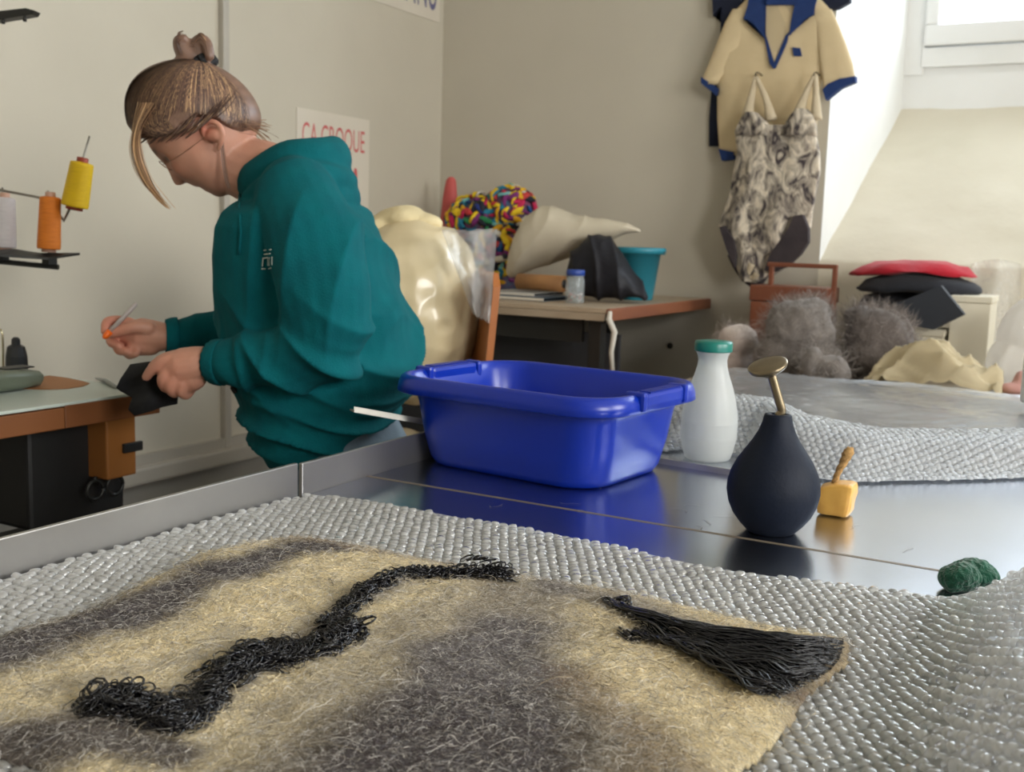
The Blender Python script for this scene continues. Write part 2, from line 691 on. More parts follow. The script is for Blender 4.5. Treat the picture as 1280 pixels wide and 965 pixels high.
# ================================================================== FELTING TABLE
TZ = 0.88
m_steel = mat('worn_steel', srgb(176, 181, 190), 0.22, metal=1.0, c2=srgb(194, 198, 206), scale=3.5, bump=0.05, bscale=6, detail=6)
m_flange = mat('brushed_aluminium', srgb(150, 148, 146), 0.42, metal=0.85, c2=srgb(172, 170, 166), scale=5)
m_leg = mat('grey_leg_steel', srgb(110, 112, 114), 0.45, metal=0.8)
m_edge = mat('dark_gap', (0.03, 0.027, 0.025), 0.6)
xf = (onz(0, 728, TZ).x + onz(377, 621, TZ).x + onz(529, 575, TZ).x)/3
ys = (onz(470, 597, TZ).y + onz(1170, 712, TZ).y + onz(820, 655, TZ).y)/3
yfar = (onz(930, 470, TZ).y + onz(1270, 497, TZ).y)/2
XT1 = 0.95
tb = thing('felting_table', 'long steel topped felting table with raised metal edge', 'table', ((xf + XT1)/2, 1.2, 0))
ysheets = [0.25, ys, ys + 0.9, yfar]
for a, b in zip(ysheets, ysheets[1:]):
    box_obj('steel_sheet', ((xf + XT1)/2, (a + b)/2, TZ - 0.006), (XT1 - xf, b - a - 0.004, 0.012), m_steel, tb, bevel=0.002)
for y in ysheets[1:-1]:
    box_obj('joint_strip', ((xf + XT1)/2, y, TZ - 0.004), (XT1 - xf, 0.0058, 0.0088), mat('tan_joint', srgb(128, 116, 100), 0.5, metal=0.3), tb)
box_obj('underframe', ((xf + XT1)/2, (0.25 + yfar)/2, TZ - 0.045), (XT1 - xf - 0.03, yfar - 0.28, 0.064), m_leg, tb)
for x in (xf + 0.05, XT1 - 0.05):
    for y in (0.32, 1.5, yfar - 0.07):
        box_obj('leg', (x, y, (TZ - 0.077)/2), (0.05, 0.05, TZ - 0.077), m_leg, tb, bevel=0.004)
yj = onz(377, 620, TZ).y
zfl = onx(377, 578, xf).z
bm = bmesh.new(); box(bm, (xf - 0.004, (0.25 + yj)/2 - 0.002, (TZ - 0.05 + zfl)/2), (0.006, yj - 0.25 - 0.004, zfl - TZ + 0.05), bevel=0.0015)
bm_obj('edge_flange', bm, m_flange, tb)
bm = bmesh.new(); box(bm, (xf - 0.004, (1.5 + yj)/2 + 0.002, (TZ - 0.05 + zfl)/2 - 0.002), (0.006, 1.5 - yj - 0.004, zfl - TZ + 0.05), bevel=0.0015)
bm_obj('edge_flange', bm, m_flange, tb)

# ------------------------------------------------------------------ bubble wrap under the felt
m_wrap = film('bubble_film', (0.99, 0.98, 0.95), 0.44, 0.06, 1.5)
m_sheet = film('wrap_sheet', (0.99, 0.98, 0.95), 0.36, 0.2, 0.8)
edge_px = [(300, 645), (340, 632), (392, 622), (470, 633), (560, 649), (640, 663), (770, 690), (900, 716), (1020, 735), (1150, 748)]
edge_w = [onz(px, py, TZ) for px, py in edge_px]
ex = np.array([p.x for p in edge_w]); ey = np.array([p.y for p in edge_w])
XWR = 0.42                                           # right end of the sheet
valley = [onz(1165, 748, TZ), onz(1130, 850, TZ), onz(1085, 965, TZ), onz(1040, 1150, TZ)]
vy = np.array([p.y for p in valley])[::-1]; vx = np.array([p.x for p in valley])[::-1]


def wrap_far(x):
    return np.interp(x, ex, ey)


def wrap_z(x, y):
    x0 = np.interp(y, vy, vx)
    d = x - x0
    h = 0.080*sstep(0.0, 0.15, d) - 0.01*sstep(0.17, 0.27, d) 
    return TZ + 0.0035 + h + 0.0015*np.sin(x*23 + y*9)*np.sin(y*17) + 0.0015


wrap = thing('bubble_wrap', 'clear bubble wrap spread flat under the half made felt', 'bubble wrap', (-0.2, 0.7, TZ))
gx = np.linspace(xf + 0.006, XWR, 130); gy = np.linspace(0, 1, 70)
GX, GY = np.meshgrid(gx, gy)
YN = 0.36
GYw = YN + (wrap_far(GX) - YN)*GY
GZ = wrap_z(GX, GYw)
v = np.stack([GX, GYw, GZ], -1).reshape(-1, 3)
ii = np.arange(130*70).reshape(70, 130)
q = np.stack([ii[:-1, :-1], ii[:-1, 1:], ii[1:, 1:], ii[1:, :-1]], -1).reshape(-1, 4)
put('film', raw_mesh('film', v, q), m_sheet, wrap, True)

# felt outline (measured on the table)
FZ = TZ + 0.012
felt_px = [(-260, 900), (-120, 838), (0, 795), (100, 766), (180, 728), (255, 692), (310, 680), (372, 671), (440, 680), (530, 700), (640, 717),
           (720, 730), (800, 744), (900, 768), (985, 788), (1068, 800), (1055, 832), (1000, 878), (982, 915), (935, 962), (880, 1040), (700, 1240), (200, 1300)]
felt_w = np.array([[*onz(px, py, FZ).xy] for px, py in felt_px])
felt_w[:, 1] = np.maximum(felt_w[:, 1], 0.40)

# bubbles on a staggered grid
SP = 0.0116
cells = []
row = 0
y = YN + 0.01
while y < ey.max():
    x = xf + 0.013 + (SP/2 if row % 2 else 0)
    while x < XWR - 0.005:
        cells.append((x, y))
        x += SP
    y += SP*0.87
    row += 1
cells = np.array(cells) + rng.normal(size=(len(cells), 2))*0.0004
keep = cells[:, 1] < wrap_far(cells[:, 0]) - 0.005
cells = cells[keep]
dfe, _ = dist_poly(cells, np.vstack([felt_w, felt_w[:1]]))
under = inside(cells, felt_w) & (dfe > 0.03)
cells = cells[~under]
cz = wrap_z(cells[:, 0], cells[:, 1])


def bubble_verts(n=9):
    vs = []
    for r, z in ((0.0058, 0.0), (0.0056, 0.0024), (0.0042, 0.0041)):
        for i in range(n):
            t = 2*PI*i/n
            vs.append((r*math.cos(t), r*math.sin(t), z))
    vs.append((0, 0, 0.0046))
    qd, tr = [], []
    for k in range(2):
        for i in range(n):
            j = (i + 1) % n
            qd.append((k*n + i, k*n + j, (k + 1)*n + j, (k + 1)*n + i))
    for i in range(n):
        tr.append((2*n + i, 2*n + (i + 1) % n, 3*n))
    return np.array(vs), np.array(qd), np.array(tr)


BV, BQ, BT = bubble_verts()
cpx = np.array([proj((c[0], c[1], z)) for c, z in zip(cells, cz)])
vis = (cpx[:, 0] > 5) & (cpx[:, 0] < 1275) & (cpx[:, 1] < 960)
dcam = np.linalg.norm(np.column_stack([cells, cz]) - np.array(CAM), axis=1)
order = np.argsort(np.where(vis, dcam, 99))
near_ids = order[:300]
me_b = raw_mesh('bubble', BV, BQ, BT)
me_b.materials.append(m_wrap)
me_b.polygons.foreach_set('use_smooth', np.full(len(me_b.polygons), True))
inv = wm(wrap).inverted()
for i in near_ids:
    o = bpy.data.objects.new('bubble', me_b)
    x, y, z = cells[i][0], cells[i][1], cz[i]
    gxz = (wrap_z(x + 0.004, y) - wrap_z(x - 0.004, y))/0.008
    o.location = (x, y, z)
    o.rotation_euler = (rng.normal()*0.12, -math.atan(gxz) + rng.normal()*0.12, rng.random()*6)
    s = rng.uniform(0.92, 1.05)
    o.scale = (s, s, s*rng.uniform(0.75, 1.1))
    col.objects.link(o)
    o.parent = wrap
    o.matrix_parent_inverse = inv


def many_bubbles(name, P, parent, m, sc=1.0, normals=None):
    n = len(P)
    rot = rng.random(n)*6.28
    sx = rng.uniform(0.9, 1.06, n)*sc
    sz = rng.uniform(0.7, 1.1, n)*sc
    tx, ty = rng.normal(size=n)*0.13, rng.normal(size=n)*0.13
    c, s = np.cos(rot)[:, None], np.sin(rot)[:, None]
    bx, by, bz = BV[:, 0][None], BV[:, 1][None], BV[:, 2][None]
    X = (bx*c - by*s)*sx[:, None]
    Y = (bx*s + by*c)*sx[:, None]
    Z = bz*sz[:, None] + X*tx[:, None] + Y*ty[:, None]
    if normals is None:
        W = np.stack([P[:, 0:1] + X, P[:, 1:2] + Y, P[:, 2:3] + Z], -1)
    else:
        nn = normals/np.linalg.norm(normals, axis=1, keepdims=True)
        a = np.cross(nn, np.array([0.9, 0.1, 0.3])); a /= np.linalg.norm(a, axis=1, keepdims=True)
        b = np.cross(nn, a)
        W = P[:, None, :] + X[..., None]*a[:, None, :] + Y[..., None]*b[:, None, :] + Z[..., None]*nn[:, None, :]
    k = len(BV)
    off = (np.arange(n)*k)[:, None, None]
    me = raw_mesh(name, W.reshape(-1, 3), (BQ[None] + off).reshape(-1, 4), (BT[None] + off).reshape(-1, 3))
    o = put(name, me, m, parent, True)
    o['kind'] = 'stuff'
    return o


rest = np.setdiff1d(np.arange(len(cells)), near_ids)
many_bubbles('bubble_field', np.column_stack([cells, cz])[rest], wrap, m_wrap)

# ------------------------------------------------------------------ the half made felt
C_CREAM, C_DARK, C_GREY, C_BROWN = np.array(srgb(230, 213, 172)), np.array(srgb(64, 54, 54)), np.array(srgb(112, 105, 104)), np.array(srgb(120, 92, 66))
strokes = [([(-300, 960), (-60, 838), (60, 805), (180, 765), (280, 722), (380, 690), (430, 690)], [.06, .056, .05, .05, .042, .03, .02], 1.0, C_DARK),
           ([(-200, 990), (-40, 945), (60, 930), (150, 925), (220, 955)], [.05, .045, .04, .03, .02], 0.95, C_DARK),
           ([(110, 895), (220, 900), (290, 850), (380, 815), (450, 755), (520, 725), (640, 725)], [.022, .03, .028, .026, .022, .02, .015], 0.6, C_GREY),
           ([(560, 1150), (565, 980), (585, 900), (605, 840), (625, 800)], [.18, .145, .108, .072, .045], 1.0, C_DARK),
           ([(600, 830), (630, 785), (655, 750), (700, 738)], [.07, .07, .055, .03], 0.7, C_GREY),
           ([(330, 905), (420, 850), (500, 795), (560, 745)], [.012, .016, .016, .012], 0.35, C_GREY),
           ([(60, 870), (200, 835), (300, 800)], [.012, .014, .012], 0.35, C_GREY),
           ([(370, 676), (450, 688), (560, 706), (640, 722)], [.014, .014, .012, .01], 0.6, C_BROWN),
           ([(690, 738), (760, 752), (850, 790), (920, 830), (985, 868)], [.02, .03, .034, .03, .02], 0.72, C_GREY),
           ([(1068, 805), (1000, 880), (985, 915)], [.012, .012, .01], 0.6, C_BROWN),
           ([(700, 850), (760, 890), (830, 960), (860, 1010)], [.02, .025, .03, .03], 0.45, C_BROWN)]
strokes = [([onz(*p, FZ).xy for p in poly], r, s, c) for poly, r, s, c in strokes]


def felt_tint(P):
    n = len(P)
    P3 = np.column_stack([P, np.zeros(n)])
    jit = np.stack([sines(P3, 55, 11, 3), sines(P3, 55, 12, 3)], -1)*0.014
    Q = P + jit
    c = np.repeat(C_CREAM[None], n, 0)*(1 + 0.10*sines(P3, 40, 13, 3))[:, None]
    for poly, r, s, cc in strokes:
        d, rr = dist_poly(Q, poly, r)
        w = s*(1 - sstep(0.40, 1.40, d/np.maximum(rr, 1e-4)))
        c = c*(1 - w[:, None]) + cc[None]*w[:, None]
    return np.clip(c, 0.01, 1)


fx0, fy0 = felt_w.min(0); fx1, fy1 = felt_w.max(0)
NXF, NYF = 260, 190
GX, GY = np.meshgrid(np.linspace(fx0, fx1, NXF), np.linspace(fy0, fy1, NYF))
P = np.stack([GX.ravel(), GY.ravel()], -1)
loop = np.vstack([felt_w, felt_w[:1]])
dE, _ = dist_poly(P, loop)
ins = inside(P, felt_w)
sd = np.where(ins, dE, -dE) + 0.004*sines(np.column_stack([P, 0*P[:, 0]]), 90, 21, 2)
P3 = np.column_stack([P, np.zeros(len(P))])


def felt_h(P, sd):
    P3 = np.column_stack([P, np.zeros(len(P))])
    return TZ + 0.0085 + 0.009*np.sqrt(np.clip(sd/0.03, 0, 1)) + np.clip(sd/0.03, 0, 1)*(0.002*sines(P3, 30, 22, 2) + 0.0012*sines(P3, 160, 23, 2))


Zf = felt_h(P, sd)
idx = np.arange(NXF*NYF).reshape(NYF, NXF)
q = np.stack([idx[:-1, :-1], idx[:-1, 1:], idx[1:, 1:], idx[1:, :-1]], -1).reshape(-1, 4)
okq = (sd[q] > 0).all(1)
q = q[okq]
used = np.unique(q)
remap = np.full(NXF*NYF, -1); remap[used] = np.arange(len(used))
top = np.column_stack([P, Zf])[used]
botm = top.copy(); botm[:, 2] = TZ + 0.0078
nv = len(used)
qt = remap[q]
edges = np.concatenate([qt[:, [0, 1]], qt[:, [1, 2]], qt[:, [2, 3]], qt[:, [3, 0]]])
key = np.sort(edges, 1); k1 = key[:, 0]*nv + key[:, 1]
u, cnt = np.unique(k1, return_counts=True)
be = edges[np.isin(k1, u[cnt == 1])]
wallq = np.stack([be[:, 1], be[:, 0], be[:, 0] + nv, be[:, 1] + nv], -1)
felt = thing('felt_sheet', 'shaggy half felted wool sheet in cream and dark grey swirls on bubble wrap', 'felt', (-0.3, 0.75, TZ))
me = raw_mesh('batt', np.vstack([top, botm]), np.vstack([qt, qt[:, ::-1] + nv, wallq]))
set_col(me, felt_tint(np.vstack([top, botm])[:, :2]))
m_felt = mat('raw_wool', (0.82, 0.82, 0.82), 0.95, c2=(1.15, 1.14, 1.12), scale=120, attr='tint', bump=0.9, bscale=420, sheen=0.2)
m_fibre = mat('wool_fibre', (1, 1, 1), 0.4, attr='tint', spec=0.6)
put('batt', me, m_felt, felt, True)


def fibre_field(n, lmin, lmax, width, lift, seed, curl=1.0, K=6):
    g = np.random.default_rng(seed)
    pts = []
    while sum(len(a) for a in pts) < n:
        # more of them near the camera
        a = np.stack([g.uniform(fx0, fx1, n), fy0 + (fy1 - fy0)*g.random(n)], -1)
        d, _ = dist_poly(a, loop)
        s = np.where(inside(a, felt_w), d, -d)
        pts.append(a[s > 0.001])
    S = np.concatenate(pts)[:n]
    L = g.uniform(lmin, lmax, n)
    ang = g.random(n)*6.28
    dang = g.normal(size=n)*1.6*curl
    osc = g.normal(size=n)*0.9*curl
    f = g.uniform(4, 14, n)
    t = np.linspace(0, 1, K)
    A = ang[:, None] + dang[:, None]*t[None] + osc[:, None]*np.sin(f[:, None]*t[None] + ang[:, None]*3)
    step = (L/(K - 1))[:, None]
    X = S[:, 0:1] + np.cumsum(np.cos(A)*step, 1)
    Y = S[:, 1:2] + np.cumsum(np.sin(A)*step, 1)
    D, _ = dist_poly(np.stack([X.ravel(), Y.ravel()], -1), loop)
    ss = np.where(inside(np.stack([X.ravel(), Y.ravel()], -1), felt_w), D, -D)
    H = felt_h(np.stack([X.ravel(), Y.ravel()], -1), np.maximum(ss, 0)).reshape(n, K)
    lf = np.abs(g.normal(size=n))*lift
    Z = H + 0.0006 + lf[:, None]*np.sin(t*PI)[None] + (g.random(n) < 0.1)[:, None]*t[None]**2*lift*1.5
    base = felt_tint(S)
    mixv = g.random(n)[:, None]
    light = np.array(srgb(206, 200, 190))
    c = np.where(mixv < 0.30, light[None]*g.uniform(0.55, 1.0, n)[:, None], base*g.uniform(0.6, 1.25, n)[:, None])
    dk = (mixv > 0.9)
    c = np.where(dk, np.array([0.02, 0.015, 0.014])[None], c)
    return np.stack([X, Y, Z], -1), c, np.full(n, width)*g.uniform(0.6, 1.3, n)


pa, ca, wa = fibre_field(68000, 0.006, 0.018, 0.00022, 0.0022, 31, 1.3)
o = put('fibres', ribbons(pa, wa, ca), m_fibre, felt); o['kind'] = 'stuff'
pb, cb, wb = fibre_field(3600, 0.025, 0.06, 0.00024, 0.0035, 32, 0.9, 12)
o = put('long_fibres', ribbons(pb, wb, cb), m_fibre, felt); o['kind'] = 'stuff'

# ------------------------------------------------------------------ black curly locks
m_black_wool = mat('wet_black_wool', (0.002, 0.002, 0.003), 0.13, spec=0.6, c2=(0.009, 0.009, 0.012), scale=60)


def curly_lock(name, px, spread, n, seed, label, r0=0.00065, coil=0.0062, lift=0.007):
    g = np.random.default_rng(seed)
    path = smooth_path([onz(a, b, FZ + 0.004) for a, b in px], 10)
    N = len(path)
    bm = bmesh.new()
    for k in range(n):
        a = int(g.integers(0, N - 6)); b = min(N - 1, a + int(g.integers(5, 16)))
        seg = path[a:b + 1]
        sub = smooth_path(seg, 3)
        off = Vector((g.normal(), g.normal()*1.0, 0))*spread
        zb = abs(g.normal())*lift*0.6
        cr = coil*g.uniform(0.4, 1.25)
        w = g.uniform(0.5, 1.3)*g.choice([-1, 1])
        ph = g.random()*6.28
        pts = []
        for i, p_ in enumerate(sub):
            t = i/(len(sub) - 1)
            th = ph + w*i
            end = min(1, 4*t, 4*(1 - t) + 0.25)
            pts.append(p_ + off*(0.6 + 0.4*math.sin(3*t + ph)) + Vector((math.cos(th)*cr, math.sin(th)*cr, zb + cr*0.5*(1 + math.sin(th*0.9 + 1))))*1.0)
        rr = r0*g.uniform(0.55, 1.7)
        tube(bm, pts, [rr*min(1, 0.3 + 3*i/len(pts), 0.3 + 3*(len(pts) - 1 - i)/len(pts)) for i in range(len(pts))], 4)
    o = bm_obj(name, bm, m_black_wool, None, True)
    return tag(o, label, 'wool lock')


curly_lock('curly_wool_lock', [(108, 888), (150, 885), (190, 898), (222, 912), (250, 895), (268, 868)], 0.0070, 380, 1,
           'glossy black curly wool lock with a loose loop at its ragged open end')
curly_lock('curly_wool_lock', [(252, 872), (292, 848), (318, 828), (352, 828), (392, 818), (428, 800), (425, 786)], 0.0095, 480, 2,
           'thick tangle of black curly wool in the middle of the felt')
curly_lock('curly_wool_lock', [(400, 790), (432, 770), (452, 752), (470, 740), (500, 726), (545, 724), (598, 722), (640, 725)], 0.0052, 380, 3,
           'thin black curly wool lock trailing off to a point near the felt edge', coil=0.0045)

# straight combed lock fanning out to the corner of the felt
g = np.random.default_rng(5)
starts = [(762, 748), (770, 758), (776, 768), (800, 775), (782, 798), (790, 790), (830, 800)]
ends = [(1066, 800), (1064, 812), (1060, 824), (1048, 838), (1030, 850), (1005, 864), (985, 872), (962, 870)]
mids0 = [(850, 775), (870, 790), (880, 800), (880, 812), (860, 800), (850, 806), (880, 822)]
bm = bmesh.new()
clump = [((_ + g.random())/26, g.uniform(0.0005, 0.006), g.random()*6, g.uniform(0.001, 0.004)) for _ in range(26)]
for k in range(950):
    cl_ = clump[int(g.integers(26))]
    u = min(0.999, max(0.0, cl_[0] + g.normal()*0.026))
    f = lambda L: (lambda i, t: (L[i][0]*(1 - t) + L[min(i + 1, len(L) - 1)][0]*t, L[i][1]*(1 - t) + L[min(i + 1, len(L) - 1)][1]*t))(int(u*(len(L) - 1)), u*(len(L) - 1) % 1)
    s, m_, e = f(starts), f(mids0), f(ends)
    m2 = ((m_[0]*0.45 + e[0]*0.55), (m_[1]*0.45 + e[1]*0.55) + 3)
    z = FZ + 0.005 + abs(g.normal())*0.0022 + cl_[1]
    t0, t1 = g.uniform(0, 0.35), g.uniform(0.8, 1.0)
    pts = smooth_path([onz(*s, z - 0.002), onz(*m_, z), onz(*m2, z + 0.002), onz(*e, z - 0.003)], 8)
    pts = pts[int(t0*len(pts)):max(int(t1*len(pts)), int(t0*len(pts)) + 6)]
    wv, wp = cl_[3], cl_[2] + g.normal()*0.35
    pts = [p_ + Vector((0.3, 1, 0.5))*wv*math.sin(i*0.9 + wp) for i, p_ in enumerate(pts)]
    rr = g.uniform(0.0003, 0.0011)
    tube(bm, pts, [rr*min(1, 0.4 + 3*(len(pts) - 1 - i)/len(pts)) for i in range(len(pts))], 4)
for (cx, cy, sx) in ((770, 752, 12), (792, 795, 14)):            # small loops at its tip
    for k in range(9):
        c = onz(cx + g.normal()*3, cy + g.normal()*2, FZ + 0.008)
        r = g.uniform(0.005, 0.011)
        tube(bm, [c + Vector((math.cos(t)*r*1.3, math.sin(t)*r, 0.003*math.sin(2*t))) for t in np.linspace(0, 5.6, 14)], 0.0008, 4)
tag(bm_obj('combed_wool_lock', bm, m_black_wool, None, True), 'flat combed lock of shiny black wool fanning out at the felt corner', 'wool lock')

# ------------------------------------------------------------------ green cloth partly under the wrap
m_green = mat('green_terry', srgb(10, 98, 72), 0.9, c2=srgb(4, 70, 52), scale=90, bump=1.0, bscale=260, sheen=0.4)
gt = thing('green_towel', 'dark green terry towel poking out from under the bubble wrap', 'towel', onz(1200, 735, TZ))
bm = bmesh.new()
c = onz(1204, 738, TZ)
ex_, ey_ = Vector((Rv.x, Rv.y, 0)).normalized(), Vector((FH.x, FH.y, 0))
for (a, b, hz, la, lb, lc, tl) in ((-0.006, 0.0, 0.014, 0.021, 0.017, 0.014, 0.0), (0.012, 0.014, 0.019, 0.022, 0.014, 0.010, 0.3), (-0.014, -0.006, 0.010, 0.010, 0.010, 0.010, 0),
                                   (0.024, 0.008, 0.012, 0.016, 0.014, 0.011, 0)):
    s = bmesh.ops.create_uvsphere(bm, u_segments=24, v_segments=16, radius=1.0)['verts']
    bmesh.ops.transform(bm, matrix=Matrix.Translation(c + ex_*a + ey_*b + Vector((0, 0, hz))) @ Matrix((
        (ex_.x*la, ey_.x*lb, 0, 0), (ex_.y*la, ey_.y*lb, 0, 0), (tl*la*0.3, 0, lc, 0), (0, 0, 0, 1))), verts=s)
me = remesh(bm, 0.0016, 2)
bump_mesh(me, 0.0022, 120, 41, 2)
bump_mesh(me, 0.0009, 900, 42, 1)
co = get_co(me); co[:, 2] = np.maximum(co[:, 2], TZ + 0.0008); set_co(me, co)
put('bunched_end', me, m_green, gt, True)
gv = []
nn = 26
path = smooth_path([onz(1205, 765, TZ), onz(1190, 795, TZ), onz(1165, 850, TZ), onz(1125, 930, TZ), onz(1080, 1060, TZ)], 8)
bm = bmesh.new()
rings = []
for i, p_ in enumerate(path):
    d = (path[min(i + 1, len(path) - 1)] - path[max(i - 1, 0)]); d.z = 0; d.normalize()
    s = Vector((-d.y, d.x, 0))
    w = 0.034 + 0.006*math.sin(i*0.7)
    rings.append([Vector((p_.x, p_.y, TZ + 0.0013)) + s*w*math.cos(t) + Vector((0, 0, 0.0011*math.sin(t))) for t in np.linspace(0, 2*PI, 14, endpoint=False)])
loft(bm, rings)
bm_obj('covered_part', bm, m_green, gt, True)

# ------------------------------------------------------------------ blue tub
TUBH = 0.135
rz = TZ + TUBH
cor = [onz(497, 470, rz), onz(790, 505, rz), onz(866, 475, rz), onz(604, 444, rz)]
cen = sum(cor, Vector())/4
dl = ((cor[1] - cor[0]) + (cor[2] - cor[3])).normalized()
tubR = math.atan2(dl.y, dl.x)
LW, LD = 0.392, 0.318


def rrect(w, d, r, z, n=8, bow=0.0):
    out = []
    for k, (sx, sy) in enumerate(((1, 1), (-1, 1), (-1, -1), (1, -1))):
        for i in range(n + 1):
            a = PI/2*k + PI/2*i/n
            out.append(Vector((sx*(w/2 - r) + r*math.cos(a), sy*(d/2 - r) + r*math.sin(a), z)))
    return out


tub = thing('washing_up_tub', 'deep blue plastic washing tub standing on the steel table', 'tub', (cen.x, cen.y, TZ))
TM = Matrix.Translation((cen.x, cen.y, TZ)) @ Matrix.Rotation(tubR, 4, 'Z')
m_tub = mat('blue_plastic', srgb(0, 44, 160), 0.3, c2=srgb(0, 38, 150), scale=6, spec=0.5)
bm = bmesh.new()
lv = [(0.20, 0.145, 0.04, 0.003), (0.272, 0.20, 0.05, 0.0012), (0.285, 0.213, 0.055, 0.0), (0.298, 0.226, 0.055, 0.003), (0.308, 0.236, 0.056, 0.012),
      (0.323, 0.251, 0.055, 0.05), (0.336, 0.262, 0.055, 0.095), (0.346, 0.272, 0.056, 0.112),
      (0.352, 0.278, 0.056, 0.1145), (0.352, 0.278, 0.056, 0.1145), (LW - 0.006, LD - 0.006, 0.07, 0.109), (LW, LD, 0.072, 0.111), (LW - 0.002, LD - 0.002, 0.072, 0.122),
      (LW - 0.008, LD - 0.008, 0.07, 0.131), (LW - 0.018, LD - 0.018, 0.066, TUBH), (LW - 0.03, LD - 0.03, 0.062, TUBH), (LW - 0.038, LD - 0.038, 0.06, 0.131), (0.346, 0.272, 0.056, 0.122),
      (0.332, 0.258, 0.052, 0.095), (0.314, 0.242, 0.052, 0.05), (0.296, 0.224, 0.052, 0.014), (0.27, 0.2, 0.05, 0.006), (0.2, 0.14, 0.04, 0.005)]
# outer wall continues up under the rim lip, then the rim rolls over and the inside goes down
rings = [[TM @ p_ for p_ in rrect(*l)] for l in lv]
vs = loft(bm, rings, cap=True)
bm_obj('body', bm, m_tub, tub, True)
for sgn in (1, -1):
    bm = bmesh.new()
    y = 0
    v = box(bm, (0, 0, 0), (0.027, 0.112, 0.023), bevel=0.006)
    for k in range(17):
        box(bm, (0.004*sgn, -0.044 + k*0.0055, 0.0115), (0.018, 0.003, 0.003))
    bmesh.ops.transform(bm, matrix=TM @ Matrix.Translation((sgn*(LW/2 - 0.010), 0, 0.1255)), verts=bm.verts[:])
    hnd = bm_obj('handle', bm, m_tub, tub)
    for yy in (-0.062, 0.062):
        bm = bmesh.new()
        box(bm, (0, yy, 0), (0.031, 0.012, 0.027), bevel=0.005)
        bmesh.ops.transform(bm, matrix=TM @ Matrix.Translation((sgn*(LW/2 - 0.010), 0, 0.1255)), verts=bm.verts[:])
        bm_obj('grip_end', bm, m_tub, hnd)

# ------------------------------------------------------------------ metal strip behind the tub
m_alu = mat('strip_aluminium', srgb(200, 196, 184), 0.35, metal=0.7, c2=srgb(180, 176, 164), scale=12)
def strip_mesh(p0, p1, prof):
    d = (p1 - p0).normalized()
    sd_ = Vector((-d.y, d.x, 0)).normalized()
    up = Vector((0, 0, 1))
    bm = bmesh.new()
    loft(bm, [[p0.lerp(p1, k/8) + sd_*u_ + up*w_ for u_, w_ in prof] for k in range(9)])
    return bm


a = onz(930, 597, TZ)
b = onz(815, 578, TZ)
b = a + (b - a)*2.2                              # runs on flat on the steel behind the tub
tag(bm_obj('angle_strip', strip_mesh(b, a, [(0, 0.0), (0.014, 0.0), (0.014, 0.002), (0.0025, 0.002), (0.0025, 0.009), (0, 0.009)]), m_alu),
    'thin pale metal angle strip lying flat on the steel behind the blue tub', 'metal strip')
for hd in np.linspace(1.4, 1.9, 400):            # ruler lying over the raised edge, its end against the tub
    b = V(440, 514, hd)
    e = V(531, 530, hd + 0.055)
    t = (xf - 0.004 - b.x)/(e.x - b.x)
    if abs(b.z + (e.z - b.z)*t - (zfl - 0.0025)) < 0.0012:
        break
tag(bm_obj('metal_ruler', strip_mesh(b, e, [(-0.010, 0.0), (0.010, 0.0), (0.010, 0.002), (-0.008, 0.002), (-0.008, 0.0085), (-0.010, 0.0085)]), m_alu),
    'pale flat ruler jutting out over the raised table edge beside the tub', 'ruler')

# ------------------------------------------------------------------ bottle
m_milky = mat('milky_plastic', (0.68, 0.70, 0.69), 0.35, trans=0.0, translucent=0.45, alpha_mix=0.12)
c = onz(884, 573, TZ)
u = (c - CAM).length/FPX*0.28*1.02
bot = thing('water_bottle', 'milky translucent plastic bottle with a green cap beside the tub', 'bottle', c)
bm = bmesh.new()
pr = [(60, 1), (88, 0), (98, 8), (108, 40), (118, 90)]
for z in range(105, 165, 8):
    pr += [(120.5, z), (119, z + 4)]
pr += [(118, 190), (108, 250), (92, 310), (74, 360), (63, 400), (60, 425), (64, 445), (72, 462), (70, 475), (66, 480)]
lathe(bm, [(r*u, z*u) for r, z in pr], c, 40)
bm_obj('body', bm, m_milky, bot, True)
bm = bmesh.new()
lathe(bm, [(70*u, 462*u), (79*u, 464*u), (80*u, 470*u), (80*u, 498*u), (76*u, 506*u), (50*u, 509*u)], c, 40)
bm_obj('cap', bm, mat('green_cap', srgb(14, 112, 100), 0.35), bot, True)

# ------------------------------------------------------------------ rubber bulb sprinkler
c = onz(963, 664, TZ)
u = (c - CAM).length/FPX*0.28
bulb = thing('bulb_sprinkler', 'dark navy rubber bulb sprinkler with a brass rose', 'sprinkler', c)
bm = bmesh.new()
pr = [(60, 1), (92, 0), (104, 6), (135, 38), (165, 78), (186, 125), (196, 175), (194, 215), (182, 262), (160, 308), (130, 352), (100, 396), (78, 436), (64, 474), (57, 506), (54, 510), (30, 511), (28, 500)]
lathe(bm, [(r*u, z*u) for r, z in pr], c, 48)
bm_obj('bulb', bm, mat('navy_rubber', srgb(7, 16, 32), 0.62, spec=0.25, c2=srgb(10, 20, 38), scale=30, bump=0.1, bscale=200), bulb, True)
hdb = (c - CAM).dot(FH)
pt = lambda x, y, k=0.0: V(820 + x*0.28, 420 + y*0.28, hdb + k)
m_brass = mat('dull_brass', srgb(146, 132, 106), 0.28, metal=0.95, c2=srgb(124, 112, 92), scale=40)
bm = bmesh.new()
tube(bm, smooth_path([c + Vector((0, 0, 500*u)), pt(561, 335), pt(548, 285), pt(528, 215), pt(514, 165)], 6), [0.0052, 0.0052, 0.0052, 0.0052, 0.0052] + [0.0052]*20, 16)
bm_obj('spout', bm, m_brass, bulb, True)
nrm = (Vector((0, 0, 0.84)) - Rv*0.30 - FH*0.20).normalized()
rc = pt(500, 137)
bm = bmesh.new()
